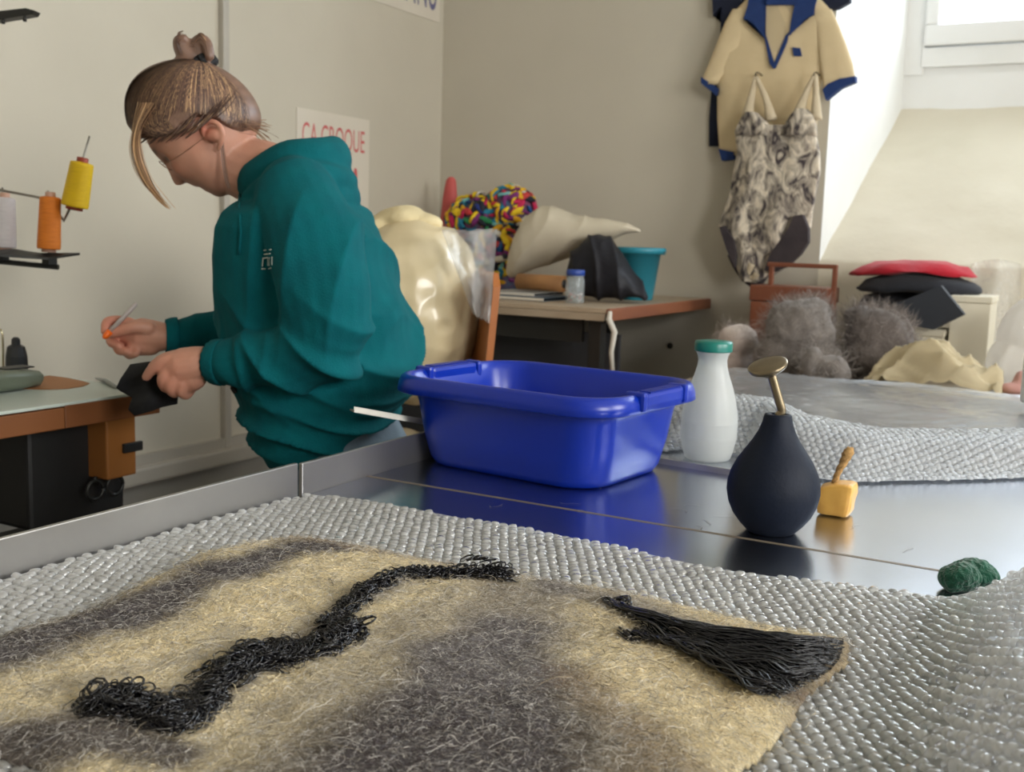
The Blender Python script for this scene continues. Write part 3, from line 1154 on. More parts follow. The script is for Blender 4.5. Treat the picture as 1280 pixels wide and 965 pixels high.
lathe(bm, [(0.0055, -0.013), (0.010, -0.009), (0.0215, -0.003), (0.0235, 0.0005), (0.0235, 0.0025), (0.021, 0.0035), (0.010, 0.0042), (0.002, 0.0045)], rc, 32, axis=nrm)
rose = bm_obj('rose', bm, m_brass, bulb, True)
bm = bmesh.new()
q = nrm.to_track_quat('Z', 'Y').to_matrix()
for rr, k in ((0.005, 6), (0.010, 12), (0.015, 18)):
    for i in range(k):
        t = 2*PI*i/k
        p_ = rc + q @ Vector((rr*math.cos(t), rr*math.sin(t), 0.0041 - 0.0003*rr/0.005))
        lathe(bm, [(0.0008, -0.0005), (0.0008, 0.0004)], p_, 6, axis=nrm)
o = bm_obj('spray_hole', bm, m_edge, rose); o['kind'] = 'stuff'

# ------------------------------------------------------------------ soap on a rope
c = onz(1044, 643, TZ)
u = (c - CAM).length/FPX
soap = thing('soap_on_a_rope', 'mustard yellow wax soap block with a twisted rope handle', 'soap', c)
bm = bmesh.new()
rot = Matrix.Rotation(YAW - 0.5, 4, 'Z')
v = box(bm, (0, 0, 0), (0.044, 0.040, 0.042), bevel=0.007)
bmesh.ops.subdivide_edges(bm, edges=bm.edges[:], cuts=3, use_grid_fill=True)
for vv in bm.verts:
    k = 1 + 0.10*(vv.co.z/0.021)*(1 if vv.co.x > 0 else 0.5)
    vv.co.x *= k; vv.co.y *= (1 + 0.06*vv.co.z/0.021)
    vv.co.z += 0.004*(vv.co.x/0.02)*(1 if vv.co.z > 0 else 0) - 0.003*(abs(vv.co.x)/0.02)*(vv.co.z > 0)
    vv.co += Vector((noise.noise(vv.co*80), noise.noise(vv.co*80 + Vector((9, 0, 0))), noise.noise(vv.co*80 + Vector((0, 9, 0)))))*0.0016
mz = min(x.co.z for x in bm.verts)
bmesh.ops.transform(bm, matrix=Matrix.Translation(c + Vector((0, 0, -mz))) @ rot, verts=bm.verts[:])
bm_obj('block', bm, mat('mustard_wax', srgb(222, 172, 84), 0.5, c2=srgb(208, 154, 72), scale=40, coat=0.3), soap, True)
hds = (c - CAM).dot(FH)
axis_p = smooth_path([V(1043, 604, hds), V(1047, 592, hds), V(1055, 577, hds), V(1060, 566, hds), V(1063, 560, hds)], 8)
rad = lerp_list([0.0035, 0.0035, 0.005, 0.0062, 0.0035], len(axis_p))
bm = bmesh.new()
for k in range(3):
    pts = []
    for i, p_ in enumerate(axis_p):
        th = i*0.42 + k*2*PI/3
        pts.append(p_ + (Rv*math.cos(th) + FH*math.sin(th))*rad[i]*0.62)
    tube(bm, pts, [r*0.62 for r in rad], 8)
bm_obj('rope', bm, mat('hemp_rope', srgb(184, 146, 92), 0.85, c2=srgb(146, 112, 64), scale=160, bump=0.6, bscale=300), soap, True)

# ------------------------------------------------------------------ far bubble wrap, rucked up, with a felt under it
m_wrap2 = film('bubble_film_far', (0.93, 0.95, 0.97), 0.50, 0.16, 0.8)
ynear_px = [(800, 560), (860, 572), (915, 586), (990, 597), (1060, 606), (1120, 604), (1190, 603), (1280, 600), (1500, 600)]
yn = [onz(px, py, TZ) for px, py in ynear_px]
nxs = np.array([p.x for p in yn]); nys = np.array([p.y for p in yn])
fw = thing('bubble_wrap', 'rucked up bubble wrap covering the felt behind the milky bottle', 'bubble wrap', (0, 2.0, TZ))
bc_ = onz(884, 573, TZ)


def near_edge(x):
    x = np.asarray(x, float)
    return np.maximum(np.interp(x, nxs, nys), bc_.y + 0.050 - 1.3*np.clip(np.abs(x - bc_.x) - 0.035, 0, None))


X0, X1 = -0.84, 0.82
yc_l = onz(935, 545, TZ).y


def far_z(x, y, t):
    # t 0 at the near edge, a rucked crest, then flat over the felt to the far edge
    crest = 0.066*sstep(0.0, 0.13, t)*(1 - sstep(0.16, 0.30, t))
    side = sstep(-0.84, -0.55, x)
    z = TZ + 0.004 + crest*side*(0.85 + 0.15*np.sin(x*9)) + 0.014*sstep(0.28, 0.36, t)*sstep(1.0, 0.985, t) + 0.003*np.sin(x*14 + t*20)*sstep(0, .1, t)
    return np.maximum(z, TZ + 0.0022)


nx2, ny2 = 120, 90
gx = np.linspace(X0, X1, nx2); gt_ = np.linspace(0, 1, ny2)
GX, GT = np.meshgrid(gx, gt_)
Yn = near_edge(GX)
yend = yfar - 0.012
GYf = Yn + (yend - Yn)*GT
GZf = far_z(GX, GYf, GT)
v = np.stack([GX, GYf, GZf], -1).reshape(-1, 3)
ii = np.arange(nx2*ny2).reshape(ny2, nx2)
q = np.stack([ii[:-1, :-1], ii[:-1, 1:], ii[1:, 1:], ii[1:, :-1]], -1).reshape(-1, 4)
nq = (nx2 - 1)*int((ny2 - 1)*0.34)
put('film', raw_mesh('film', v, q[:nq]), film('wrap_sheet_far', (0.95, 0.96, 0.98), 0.32, 0.2, 0.8), fw, True)
rngb = np.random.default_rng(8)
v2 = v.copy(); v2[:, 2] += rngb.normal(size=len(v2)).clip(-1, 2)*0.0011
put('film', raw_mesh('film', v2, q[nq:]), film('wrap_sheet_thin', (0.92, 0.94, 0.98), 0.66, 0.22, 0.8), fw, True)
P = []
row = 0
for y in np.arange(nys.min(), yend, SP*0.87):
    xs = np.arange(X0 + (SP/2 if row % 2 else 0), X1, SP)
    P += [(x, y) for x in xs]
    row += 1
P = np.array(P)
ynp = near_edge(P[:, 0])
T = (P[:, 1] - ynp)/(yend - ynp)
kp = (T > 0) & (T < 0.34)
P, T = P[kp], T[kp]
e = 0.004
ynp = near_edge(P[:, 0])
Z = far_z(P[:, 0], P[:, 1], T)
dzx = (far_z(P[:, 0] + e, P[:, 1], T) - Z)/e
dzy = (far_z(P[:, 0], P[:, 1] + e, T + e/(yend - ynp)) - Z)/e
many_bubbles('bubble_field', np.column_stack([P, Z]), fw, m_wrap2, 1.0, np.column_stack([-dzx, -dzy, np.ones(len(P))]))
# second felt under it
bm = bmesh.new()
fxa, fxb, fya, fyb = -0.70, 0.70, yc_l + 0.62, yend - 0.08
rings = []
for k, (ins_, z) in enumerate(((0.02, 0.0005), (0, 0.003), (0.004, 0.008), (0.03, 0.0105))):
    rings.append([Vector((p_.x + (fxa + fxb)/2, p_.y + (fya + fyb)/2, TZ + z)) for p_ in rrect(fxb - fxa - 2*ins_, fyb - fya - 2*ins_, 0.06, 0, 6)])
loft(bm, rings)
tag(bm_obj('felt_sheet', bm, mat('covered_felt', srgb(150, 146, 140), 0.95, c2=srgb(74, 74, 92), scale=4, bump=0.6, bscale=80), None, True),
    'flat bluish grey felt lying covered by rucked bubble wrap', 'felt')

# white bottle at the table's far side and stray wool fibres on the steel
c = onz(1289, 524, TZ)
wb_ = thing('squeeze_bottle', 'white squeeze bottle standing past the rucked bubble wrap', 'bottle', (c.x, c.y, TZ + 0.03))
bm = bmesh.new()
lathe(bm, [(0.02, 0.0), (0.024, 0.002), (0.025, 0.01), (0.025, 0.10), (0.02, 0.125), (0.01, 0.135)], (c.x, c.y, TZ + 0.034), 24)
bm_obj('body', bm, mat('white_plastic', (0.78, 0.78, 0.76), 0.4), wb_, True)
bm = bmesh.new()
tube(bm, [Vector((c.x, c.y, TZ + 0.165)), Vector((c.x, c.y, TZ + 0.185)), Vector((c.x - 0.03, c.y, TZ + 0.19))], [0.008, 0.006, 0.003], 10)
bm_obj('spout', bm, MATS['white_plastic'], wb_, True)
g = np.random.default_rng(77)
S = []
for (px, py) in ((880, 648), (870, 655), (855, 632), (890, 644), (840, 636), (700, 628), (612, 632), (760, 606), (1075, 655), (1130, 690), (735, 640)):
    c = onz(px, py, TZ + 0.0009)
    a = g.random()*6.28
    pts = [(c.x, c.y, c.z)]
    for k in range(9):
        a += g.normal()*0.5
        pts.append((pts[-1][0] + math.cos(a)*0.0035, pts[-1][1] + math.sin(a)*0.0035, TZ + 0.001))
    S.append(pts)
me = ribbons(np.array(S), 0.0007, np.tile(np.array([[0.25, 0.23, 0.2]]), (len(S), 1)), np.array([0, 0, 1.0]))
tag(put('stray_fibres', me, m_fibre), 'loose wool fibres scattered on bare steel around the tub', 'fibres', kind='stuff')

# ================================================================== SEWING TABLE ON THE LEFT
m_lam = mat('pale_laminate', srgb(186, 196, 188), 0.35, c2=srgb(176, 186, 178), scale=4)
m_wood = mat('worn_wood', srgb(134, 82, 40), 0.55, c2=srgb(104, 60, 28), scale=6, stretch=(1, 0.15, 1), bump=0.15, bscale=30)
m_gsteel = mat('green_machine_steel', srgb(70, 98, 88), 0.5, c2=srgb(60, 86, 78), scale=8)
m_blk = mat('black_enamel', (0.008, 0.008, 0.008), 0.5)
m_dark = mat('dark_metal', srgb(52, 52, 50), 0.45, metal=0.6)
K = V(199, 487, 2.02)
SZ = K.z
SW, SL = 0.56, 1.35
SX0, SX1, SY1 = K.x - SW, K.x, K.y
SY0 = SY1 - SL
st = thing('sewing_table', 'industrial sewing table with pale top and thick wooden edge', 'table', ((SX0 + SX1)/2, (SY0 + SY1)/2, 0))
# top with a cut-out showing the wooden board
bm = bmesh.new()
box(bm, ((SX0 + SX1)/2, (SY0 + SY1)/2, SZ - 0.003), (SW, SL, 0.006), bevel=0.002)
bm_obj('table_top', bm, m_lam, st)
ysp = onx(80, 512, SX1).y
for a, b, dz in ((SY0, ysp, 0.0), (ysp, SY1, 0.003)):
    bm = bmesh.new()
    box(bm, ((SX0 + SX1)/2, (a + b)/2, SZ - 0.0225 - 0.004 + dz/2), (SW + 0.004, b - a - 0.001, 0.037 + dz), bevel=0.002)
    bm_obj('board', bm, m_wood, st)
c1, c2_ = onz(112, 479, SZ), onz(62, 480, SZ)
ctr = (c1*0.42 + c2_*0.58)
bm = bmesh.new()
ins_poly = [onz(px, py, SZ + 0.0006) for px, py in ((20, 475), (62, 470), (85, 473), (104, 477), (112, 479.5), (104, 483), (85, 486), (62, 487), (20, 486))]
prism(bm, ins_poly, (0, 0, 0.0012))
bm_obj('machine_cutout', bm, mat('cutout_wood', srgb(160, 106, 56), 0.6, c2=srgb(140, 88, 44), scale=8, stretch=(1, 0.2, 1)), st)
# stand: two green upright frames, rails, drawer box
yml = onx(101, 625, SX1 - 0.13).y
ymo = onx(72, 560, SX1 - 0.1).y
for y in (yml, SY0 + 0.2):
    for x in (SX1 - 0.13, SX0 + 0.1):
        box_obj('leg', (x, y, (SZ - 0.045)/2), (0.05, 0.06, SZ - 0.045), m_gsteel, st, bevel=0.004)
    box_obj('foot_rail', ((SX0 + SX1)/2, y, 0.16), (SW - 0.22, 0.05, 0.05), m_gsteel, st, bevel=0.004)
box_obj('cross_rail', (SX1 - 0.13, (SY0 + SY1)/2 - 0.08, SZ - 0.09), (0.03, SL - 0.6, 0.07), m_gsteel, st, bevel=0.003)
box_obj('cross_rail', (SX1 - 0.11, (SY0 + SY1)/2 - 0.08, SZ - 0.30), (0.05, SL - 0.5, 0.05), m_blk, st, bevel=0.003)
# black motor housing and treadle linkage under the top
bm = bmesh.new()
box(bm, (0, 0, 0), (0.2, 0.21, 0.19), bevel=0.008)
bmesh.ops.translate(bm, vec=(SX1 - 0.17, ymo + 0.02, SZ - 0.142), verts=bm.verts[:])
bm_obj('motor_housing', bm, m_blk, st)
bm = bmesh.new()
tube(bm, [(SX1 - 0.08, SY1 - 0.52, SZ - 0.05), (SX1 - 0.09, SY1 - 0.52, 0.2)], 0.007, 8)
bm_obj('treadle_rod', bm, m_blk, st, True)
box_obj('treadle', (SX1 - 0.2, SY1 - 0.55, 0.19), (0.3, 0.4, 0.02), m_blk, st, rot=Matrix.Rotation(0.15, 4, 'X'), bevel=0.004)
box_obj('shelf_bar', (SX1 - 0.12, ymo - 0.20, SZ - 0.30), (0.16, 0.62, 0.07), m_blk, st, bevel=0.004)
pd = V(154, 555, 2.02)
bm = bmesh.new()
box(bm, (0, 0, 0), (0.16, 0.068, 0.115), bevel=0.004)
bmesh.ops.translate(bm, vec=(SX1 - 0.10, onx(152, 555, SX1 - 0.02).y, SZ - 0.045 - 0.0575), verts=bm.verts[:])
dr = bm_obj('drawer_box', bm, mat('drawer_wood', srgb(146, 92, 38), 0.5, c2=srgb(118, 72, 28), scale=5, stretch=(1, 1, 0.2)), st)
dy = onx(152, 555, SX1 - 0.02).y
box_obj('catch', (SX1 - 0.02 + 0.004, dy + 0.022, SZ - 0.105), (0.008, 0.044, 0.018), m_blk, dr, bevel=0.002)
bm = bmesh.new()
for yy in (dy + 0.0, dy - 0.045):
    tube(bm, [Vector((SX1 - 0.04, yy + 0.018*math.cos(t), SZ - 0.178 + 0.018*math.sin(t))) for t in np.linspace(0, 2*PI, 18)], 0.004, 6)
for yy in (dy + 0.0, dy - 0.045):
    box(bm, (SX1 - 0.04, yy, SZ - 0.1575), (0.006, 0.006, 0.008))
o = bm_obj('hook_ring', bm, m_dark, st, True); o['kind'] = 'stuff'

# sewing machine: bed, pillar, arm
smx = SX1 - 0.20
ym = onz(66, 485, SZ).y                     # tip of the bed
sm = thing('sewing_machine', 'grey green industrial sewing machine head on the pale table', 'sewing machine', (smx, ym - 0.25, SZ))
m_mach = mat('machine_paint', srgb(104, 112, 96), 0.4, c2=srgb(90, 98, 84), scale=14)
bm = bmesh.new()
rings = []
for (yo, w, z0, h) in ((0.0, 0.02, 0.012, 0.012), (-0.012, 0.034, 0.004, 0.028), (-0.06, 0.046, 0.002, 0.036), (-0.16, 0.06, 0.002, 0.042), (-0.45, 0.07, 0.002, 0.045)):
    rings.append([Vector((smx + p_.x, ym + yo, SZ + z0 + h/2 + p_.y)) for p_ in rrect(w*1.6, h, min(w, h)*0.35, 0, 4)])
loft(bm, rings)
bm_obj('bed', bm, m_mach, sm, True)
box_obj('needle_plate', (smx, ym - 0.05, SZ + 0.040), (0.035, 0.06, 0.003), m_dark, sm, bevel=0.001)
bm = bmesh.new()
box(bm, (smx, ym - 0.42, SZ + 0.15), (0.1, 0.12, 0.26), bevel=0.03)
bm_obj('pillar', bm, m_mach, sm, True)
bm = bmesh.new()
box(bm, (smx, ym - 0.30, SZ + 0.25), (0.085, 0.26, 0.075), bevel=0.025)
bm_obj('arm', bm, m_mach, sm, True)
bm = bmesh.new()
tube(bm, [Vector((smx, ym - 0.2, SZ + 0.22)), Vector((smx, ym - 0.2, SZ + 0.048))], 0.006, 8)
bm_obj('needle_bar', bm, m_dark, sm, True)
bm = bmesh.new()
wp = V(-3, 460, 2.1)
cw = smooth_path([V(-16, 462, 2.12), V(-14, 418, 2.12), V(-4, 413, 2.12), V(3, 418, 2.12), V(4, 470, 2.12)], 5)
tube(bm, cw, 0.0022, 8)
bm_obj('thread_guide', bm, mat('chrome_wire', srgb(190, 180, 150), 0.2, metal=1.0), sm, True)
bm = bmesh.new()
ob = onz(21, 463, SZ)
lathe(bm, [(0.018, 0.001), (0.0215, 0), (0.0225, 0.006), (0.0215, 0.03), (0.0175, 0.050), (0.009, 0.055), (0.0085, 0.066), (0.004, 0.070)], ob, 10)
tag(bm_obj('oil_bottle', bm, mat('black_plastic', (0.012, 0.013, 0.015), 0.4)), 'small black conical bottle standing behind the sewing machine bed', 'bottle')

# thread stand
HT = 2.36
bt = V(-45, 330, HT)
pole_x, pole_y = bt.x, bt.y
ts = thing('thread_stand', 'dark metal thread stand with rods beside the wall', 'thread stand', (pole_x, pole_y, SZ))
bm = bmesh.new()
tube(bm, [Vector((pole_x, pole_y, SZ + 0.01)), V(-45, -40, HT)], 0.008, 10)
bm_obj('pole', bm, m_dark, ts, True)
bm = bmesh.new()
lathe(bm, [(0.03, 0), (0.03, 0.006), (0.012, 0.012)], (pole_x, pole_y, SZ), 16)
bm_obj('base_nut', bm, m_dark, ts, True)
dd = Vector((FH.x, FH.y, 0))
bm = bmesh.new()                        # tray
poly = [V(-60, 316, HT - 0.03), V(-20, 313, HT - 0.04), V(18, 311, HT - 0.02), V(50, 316, HT), V(100, 316, HT - 0.01), V(60, 322, HT - 0.03), V(0, 318, HT - 0.07), V(-60, 322, HT - 0.08)]
prism(bm, poly, (0, 0, -0.005))
bm_obj('tray', bm, m_dark, ts)
bm = bmesh.new()
tube(bm, [V(-60, 322, HT), V(0, 327, HT), V(73, 334, HT)], 0.006, 8)
box(bm, V(62, 325, HT), (0.022, 0.022, 0.02))
box(bm, V(2, 320, HT), (0.022, 0.022, 0.02))
bm_obj('tray_bar', bm, m_dark, ts)
bm = bmesh.new()
m_rod = mat('steel_rod', srgb(150, 146, 138), 0.3, metal=0.9)
tube(bm, [V(-45, 232, HT), V(-18, 235, HT + 0.034), V(3, 238, HT + 0.034), V(60, 249, HT + 0.034), V(80, 276, HT + 0.03), V(86.5, 262, HT)], 0.003, 8)
bm_obj('cross_rod', bm, m_rod, ts, True)
for (x0, y0, x1, y1) in ((61, 318, 60, 238), (3, 318, 3, 234), (86, 260, 112, 170)):
    bm = bmesh.new()
    tube(bm, [V(x0, y0, HT), V(x1, y1, HT)], 0.0022, 6)
    bm_obj('spool_pin', bm, m_rod, ts, True)
bm = bmesh.new()                        # guide arm at the top
prism(bm, [V(-60, 22, HT), V(-4, 14, HT), V(32, 10, HT), V(43, 13, HT), V(40, 18, HT), V(-60, 34, HT)], Vector((0, 0, 0)) + dd*0.03)
bm_obj('guide_arm', bm, m_dark, ts)
for x, y in ((4, 23), (31, 20)):
    bm = bmesh.new()
    tube(bm, [V(x, y, HT), V(x, y + 7, HT)], 0.004, 8)
    bm_obj('guide_eye', bm, m_dark, ts, True)


def spool(pa, pb, r0, r1, color, label, m_core):
    a, b = Vector(pa), Vector(pb)
    ax = (b - a)
    L = ax.length
    t = thing('thread_spool', label, 'spool', a, 'thread spools on the stand')
    bm = bmesh.new()
    lathe(bm, [(r0*0.55, -0.003), (r0*0.62, -0.004), (r0*0.62, 0.0), (r1*0.5, L), (r1*0.5, L + 0.008), (r1*0.3, L + 0.009)], a, 20, axis=ax)
    bm_obj('cone', bm, m_core, t, True)
    bm = bmesh.new()
    pr = [(r0*0.6, 0.003), (r0*0.95, 0.003), (r0, 0.006)]
    n = 26
    for i in range(n):
        f = (i + 0.5)/n
        pr.append((r0 + (r1 - r0)*f + (0.0005 if i % 2 else 0), 0.006 + (L - 0.012)*f))
    pr += [(r1*0.97, L - 0.003), (r1*0.5, L - 0.001)]
    lathe(bm, pr, a, 28, axis=ax)
    bm_obj('thread', bm, mat('thread_' + color[0], color[1], 0.6, c2=color[2], scale=40, stretch=(1, 1, 8), bump=0.3, bscale=300), t, True)


m_core = mat('spool_core', srgb(190, 150, 130), 0.5)
spool(V(61, 313, HT), V(63, 245, HT), 0.0245, 0.0215, ('orange', srgb(226, 128, 30), srgb(206, 110, 20)), 'orange thread spool standing upright on the dark tray', m_core)
spool(V(5, 311, HT), V(6, 246, HT), 0.025, 0.021, ('white', srgb(206, 200, 200), srgb(190, 184, 186)), 'white thread spool standing upright on the dark tray', m_core)
spool(V(93, 260, HT), V(103, 202, HT), 0.0285, 0.024, ('yellow', srgb(236, 196, 6), srgb(222, 180, 2)), 'yellow thread spool tilted on a slanting rod', mat('spool_core_red', srgb(150, 60, 40), 0.5))

# ================================================================== POSTERS ON THE LEFT WALL
m_paper = mat('poster_paper', srgb(214, 206, 192), 0.7, c2=srgb(206, 198, 184), scale=4)


def poster(label, px0, px1, ztop_, zbot, txt, color, tz, tsize, wfrac, extra=None):
    y0, y1 = onx(px0, 150, XL).y, onx(px1, 150, XL).y
    t = thing('poster', label, 'poster', (XL + 0.002, (y0 + y1)/2, zbot))
    box_obj('sheet', (XL + 0.0022, (y0 + y1)/2, (ztop_ + zbot)/2), (0.002, y1 - y0, ztop_ - zbot), m_paper, t)
    for tx, z, size, frac, sh in [(txt, tz, tsize, wfrac, 0.0)] + (extra or []):
        me = text_mesh(tx)
        co = get_co(me)
        w, h = np.ptp(co[:, 0]), np.ptp(co[:, 1])
        co -= co.min(0)
        out = np.zeros_like(co)
        out[:, 1] = (y0 + y1)/2 + (y1 - y0)*(sh - frac/2) + co[:, 0]/w*(y1 - y0)*frac
        out[:, 2] = z + co[:, 1]/h*size
        out[:, 0] = XL + 0.0036
        set_co(me, out)
        put('lettering', me, color, t)


m_red_ink = mat('red_ink', srgb(196, 96, 96), 0.7)
m_vio_ink = mat('violet_ink', srgb(96, 94, 130), 0.7)
zt = onx(415, 142, XL).z
zb = zt - 0.62
t1 = onx(415, 158, XL).z
t0 = onx(415, 192, XL).z
poster('paper poster with faded red capitals behind the teal hoodie', 370, 461, zt, zb, 'CA CROQUE', m_red_ink, t0, t1 - t0, 0.86, [('!', t0 - 0.17, 0.13, 0.06, 0.30)])
zt2 = onx(508, 12, XL).z
poster('paper poster with violet lettering high near the corner', 452, 546, zt2 + 0.6, zt2 - 0.008, 'DIMANNU', m_vio_ink, zt2 + 0.03, 0.17, 0.9)

# ================================================================== DESK WITH CLUTTER IN THE BACK CORNER
A = V(757, 386, 3.04)
DZ = A.z
DX1, DY0 = A.x, A.y
desk = thing('work_desk', 'cluttered wooden work desk pushed into the room corner', 'desk', ((XL + DX1)/2 + 0.03, (DY0 + YB)/2, 0))
m_dtop = mat('desk_top', srgb(176, 160, 138), 0.5, c2=srgb(150, 132, 110), scale=7)
m_dedge = mat('desk_edge', srgb(148, 92, 62), 0.55, c2=srgb(112, 66, 46), scale=9, stretch=(1, .2, 1))
DX0 = XL + 0.06
box_obj('desk_top', ((DX0 + DX1)/2, (DY0 + YB)/2 - 0.01, DZ - 0.008), (DX1 - DX0, YB - DY0 - 0.03, 0.016), m_dtop, desk, bevel=0.003)
box_obj('end_edge', (DX1 + 0.006, (DY0 + YB)/2 - 0.01, DZ - 0.018), (0.012, YB - DY0 - 0.03, 0.036), m_dedge, desk, bevel=0.003)
box_obj('front_edge', ((DX0 + DX1)/2, DY0 - 0.001, DZ - 0.026), (DX1 - DX0, 0.012, 0.02), m_dtop, desk, bevel=0.002)
box_obj('apron', ((DX0 + DX1)/2 - 0.03, DY0 + 0.07, DZ - 0.062), (DX1 - DX0 - 0.14, 0.02, 0.09), m_dark, desk)
for x, y in ((DX0 + 0.05, DY0 + 0.06), (DX0 + 0.05, YB - 0.1), (DX1 - 0.05, DY0 + 0.06), (DX1 - 0.35, YB - 0.1)):
    if True:
        box_obj('leg', (x, y, (DZ - 0.02)/2), (0.04, 0.04, DZ - 0.02), m_dark, desk, bevel=0.003)
box_obj('back_panel', ((DX0 + DX1)/2, DY0 + 0.30, 0.5), (DX1 - DX0 - 0.16, 0.018, 0.86), mat('dark_panel', srgb(46, 46, 48), 0.6), desk)
bm = bmesh.new()
tube(bm, [Vector((DX1 + 0.016, DY0 - 0.004, DZ - 0.006)), V(761, 399, 3.025), V(768, 415, 3.025), V(764, 440, 3.025), V(766, 470, 3.03)], [0.006, 0.009, 0.009, 0.007, 0.006], 10)
tag(bm_obj('white_cable', bm, mat('white_cable', srgb(196, 190, 178), 0.5), None, True), 'pale knotted cable hanging from the corner of the cluttered desk', 'cable')
hD = lambda px, k=0.0: None


def desk_pt(px, y):                     # point on the desk top seen in the column px, at depth y
    p_ = ony(px, 380, y)
    return Vector((p_.x, y, DZ))


# books and papers lying at the front
for i, (px0, px1, yy, th, c, lab) in enumerate((
        (612, 694, 3.0, 0.012, srgb(70, 84, 96), 'thin slate blue book lying under the grey magazine on the desk'),
        (618, 682, 3.02, 0.010, srgb(150, 150, 148), 'pale grey magazine lying on the slate blue book'))):
    a, b = desk_pt(px0, yy), desk_pt(px1, yy)
    z = DZ + (0.0 if i == 0 else 0.0125)
    t = thing('book', lab, 'book', ((a.x + b.x)/2, yy, z))
    box_obj('cover', ((a.x + b.x)/2, yy + 0.02, z + th/2), (b.x - a.x, 0.2, th), mat('book_%d' % i, c, 0.5), t, bevel=0.001)
    box_obj('pages', ((a.x + b.x)/2 + 0.001, yy + 0.018, z + th/2), (b.x - a.x - 0.002, 0.2, th*0.6), m_paper, t)
# kraft paper roll
a, b = desk_pt(648, 3.06), desk_pt(704, 3.04)
bm = bmesh.new()
z = DZ + 0.052
tube(bm, [a + Vector((0, 0, z - DZ)), b + Vector((0, 0, z - DZ))], 0.026, 20)
t = thing('kraft_roll', 'brown kraft paper roll lying behind the slate blue book', 'paper roll', (a + b)/2)
bm_obj('roll', bm, mat('kraft', srgb(168, 122, 76), 0.7, c2=srgb(148, 104, 62), scale=12), t, True)
bm = bmesh.new()
bd = (b - a).normalized()
tube(bm, [b + Vector((0, 0, z - DZ)) - bd*0.002, b + Vector((0, 0, z - DZ)) + bd*0.0015], 0.014, 16)
bm_obj('core', bm, m_dark, t, True)
# jar with blue lid
c = desk_pt(718, 2.96)
t = thing('glass_jar', 'clear jar with a blue lid and beads inside on the desk', 'jar', c)
bm = bmesh.new()
lathe(bm, [(0.02, 0.001), (0.027, 0), (0.029, 0.006), (0.029, 0.072), (0.025, 0.082), (0.025, 0.088)], c, 24)
bm_obj('glass', bm, mat('jar_glass', (0.6, 0.66, 0.68), 0.08, alpha_mix=0.7), t, True)
bm = bmesh.new()
lathe(bm, [(0.026, 0.083), (0.0285, 0.084), (0.0285, 0.098), (0.026, 0.101), (0.01, 0.101)], c, 24)
bm_obj('lid', bm, mat('blue_lid', srgb(40, 70, 150), 0.4), t, True)
bm = bmesh.new()
g = np.random.default_rng(9)
for k in range(40):
    r, th = 0.021*math.sqrt(g.random()), g.random()*6.28
    s = bmesh.ops.create_icosphere(bm, subdivisions=1, radius=0.005)['verts']
    bmesh.ops.translate(bm, vec=c + Vector((r*math.cos(th), r*math.sin(th), 0.006 + g.random()*0.022)), verts=s)
o = bm_obj('beads', bm, mat('beads', srgb(170, 96, 92), 0.4, c2=srgb(150, 160, 150), scale=90, amount=.3), t, True); o['kind'] = 'stuff'


def lump(name, parts, voxel, m, label, cat, fold=None, parent=None, sm=2, floor=None, tint=None):
    """soft heap: union of stretched spheres, remeshed and rumpled"""
    bm = bmesh.new()
    for (c_, sx, sy, sz, rz_) in parts:
        s = bmesh.ops.create_uvsphere(bm, u_segments=20, v_segments=14, radius=1.0)['verts']
        bmesh.ops.transform(bm, matrix=Matrix.Translation(c_) @ Matrix.Rotation(rz_, 4, 'Z') @ Matrix.Diagonal((sx, sy, sz, 1)), verts=s)
    me = remesh(bm, voxel, sm)
    for (amp, fr, sd_, oc, rid) in (fold or []):
        bump_mesh(me, amp, fr, sd_, oc, rid)
    if floor is not None:
        co = get_co(me); co[:, 2] = np.maximum(co[:, 2], floor); set_co(me, co)
    o = put(name, me, m, parent, True)
    if label:
        tag(o, label, cat)
    return o


# black leather bag slumped against the cream sack
yb_ = 3.12
P_ = lambda px, py, y: ony(px, py, y)
m_leather = mat('black_leather', (0.007, 0.007, 0.010), 0.5, spec=0.25, c2=(0.018, 0.018, 0.024), scale=12, bump=0.3, bscale=25)
bm = bmesh.new()
rings = []
for (px, yt, yb2, dep) in ((712, 330, 366, .04), (720, 312, 371, .06), (733, 298, 372, .07), (747, 290, 373, .072), (760, 296, 373, .07), (774, 314, 373, .065), (786, 334, 373, .055), (797, 352, 374, .045), (808, 368, 375, .02)):
    a, b = P_(px, yt, yb_), P_(px + 2, yb2, yb_)
    b.z = max(b.z, DZ + 0.001)
    rings.append(ring((a + b)/2, (a - b)/2, Vector((0, dep, 0)), 28, 0.8))
loft(bm, rings)
me = remesh(bm, 0.0045, 2)
co, no = get_co(me), get_no(me)
fx_ = co @ np.array([1.0, 0.4, 0.25])
pl_ = (1 - np.abs(np.sin(fx_*38 + 2.2*sines(co, 10, 29, 2))))**2
co2 = co + no*(0.011*pl_ - 0.004 + 0.004*sines(co, 22, 30, 2))[:, None]
co2[:, 2] = np.maximum(co2[:, 2], DZ)
set_co(me, co2)
tag(put('leather_bag', me, m_leather, None, True), 'slumped black leather bag in front of the teal bucket', 'bag')
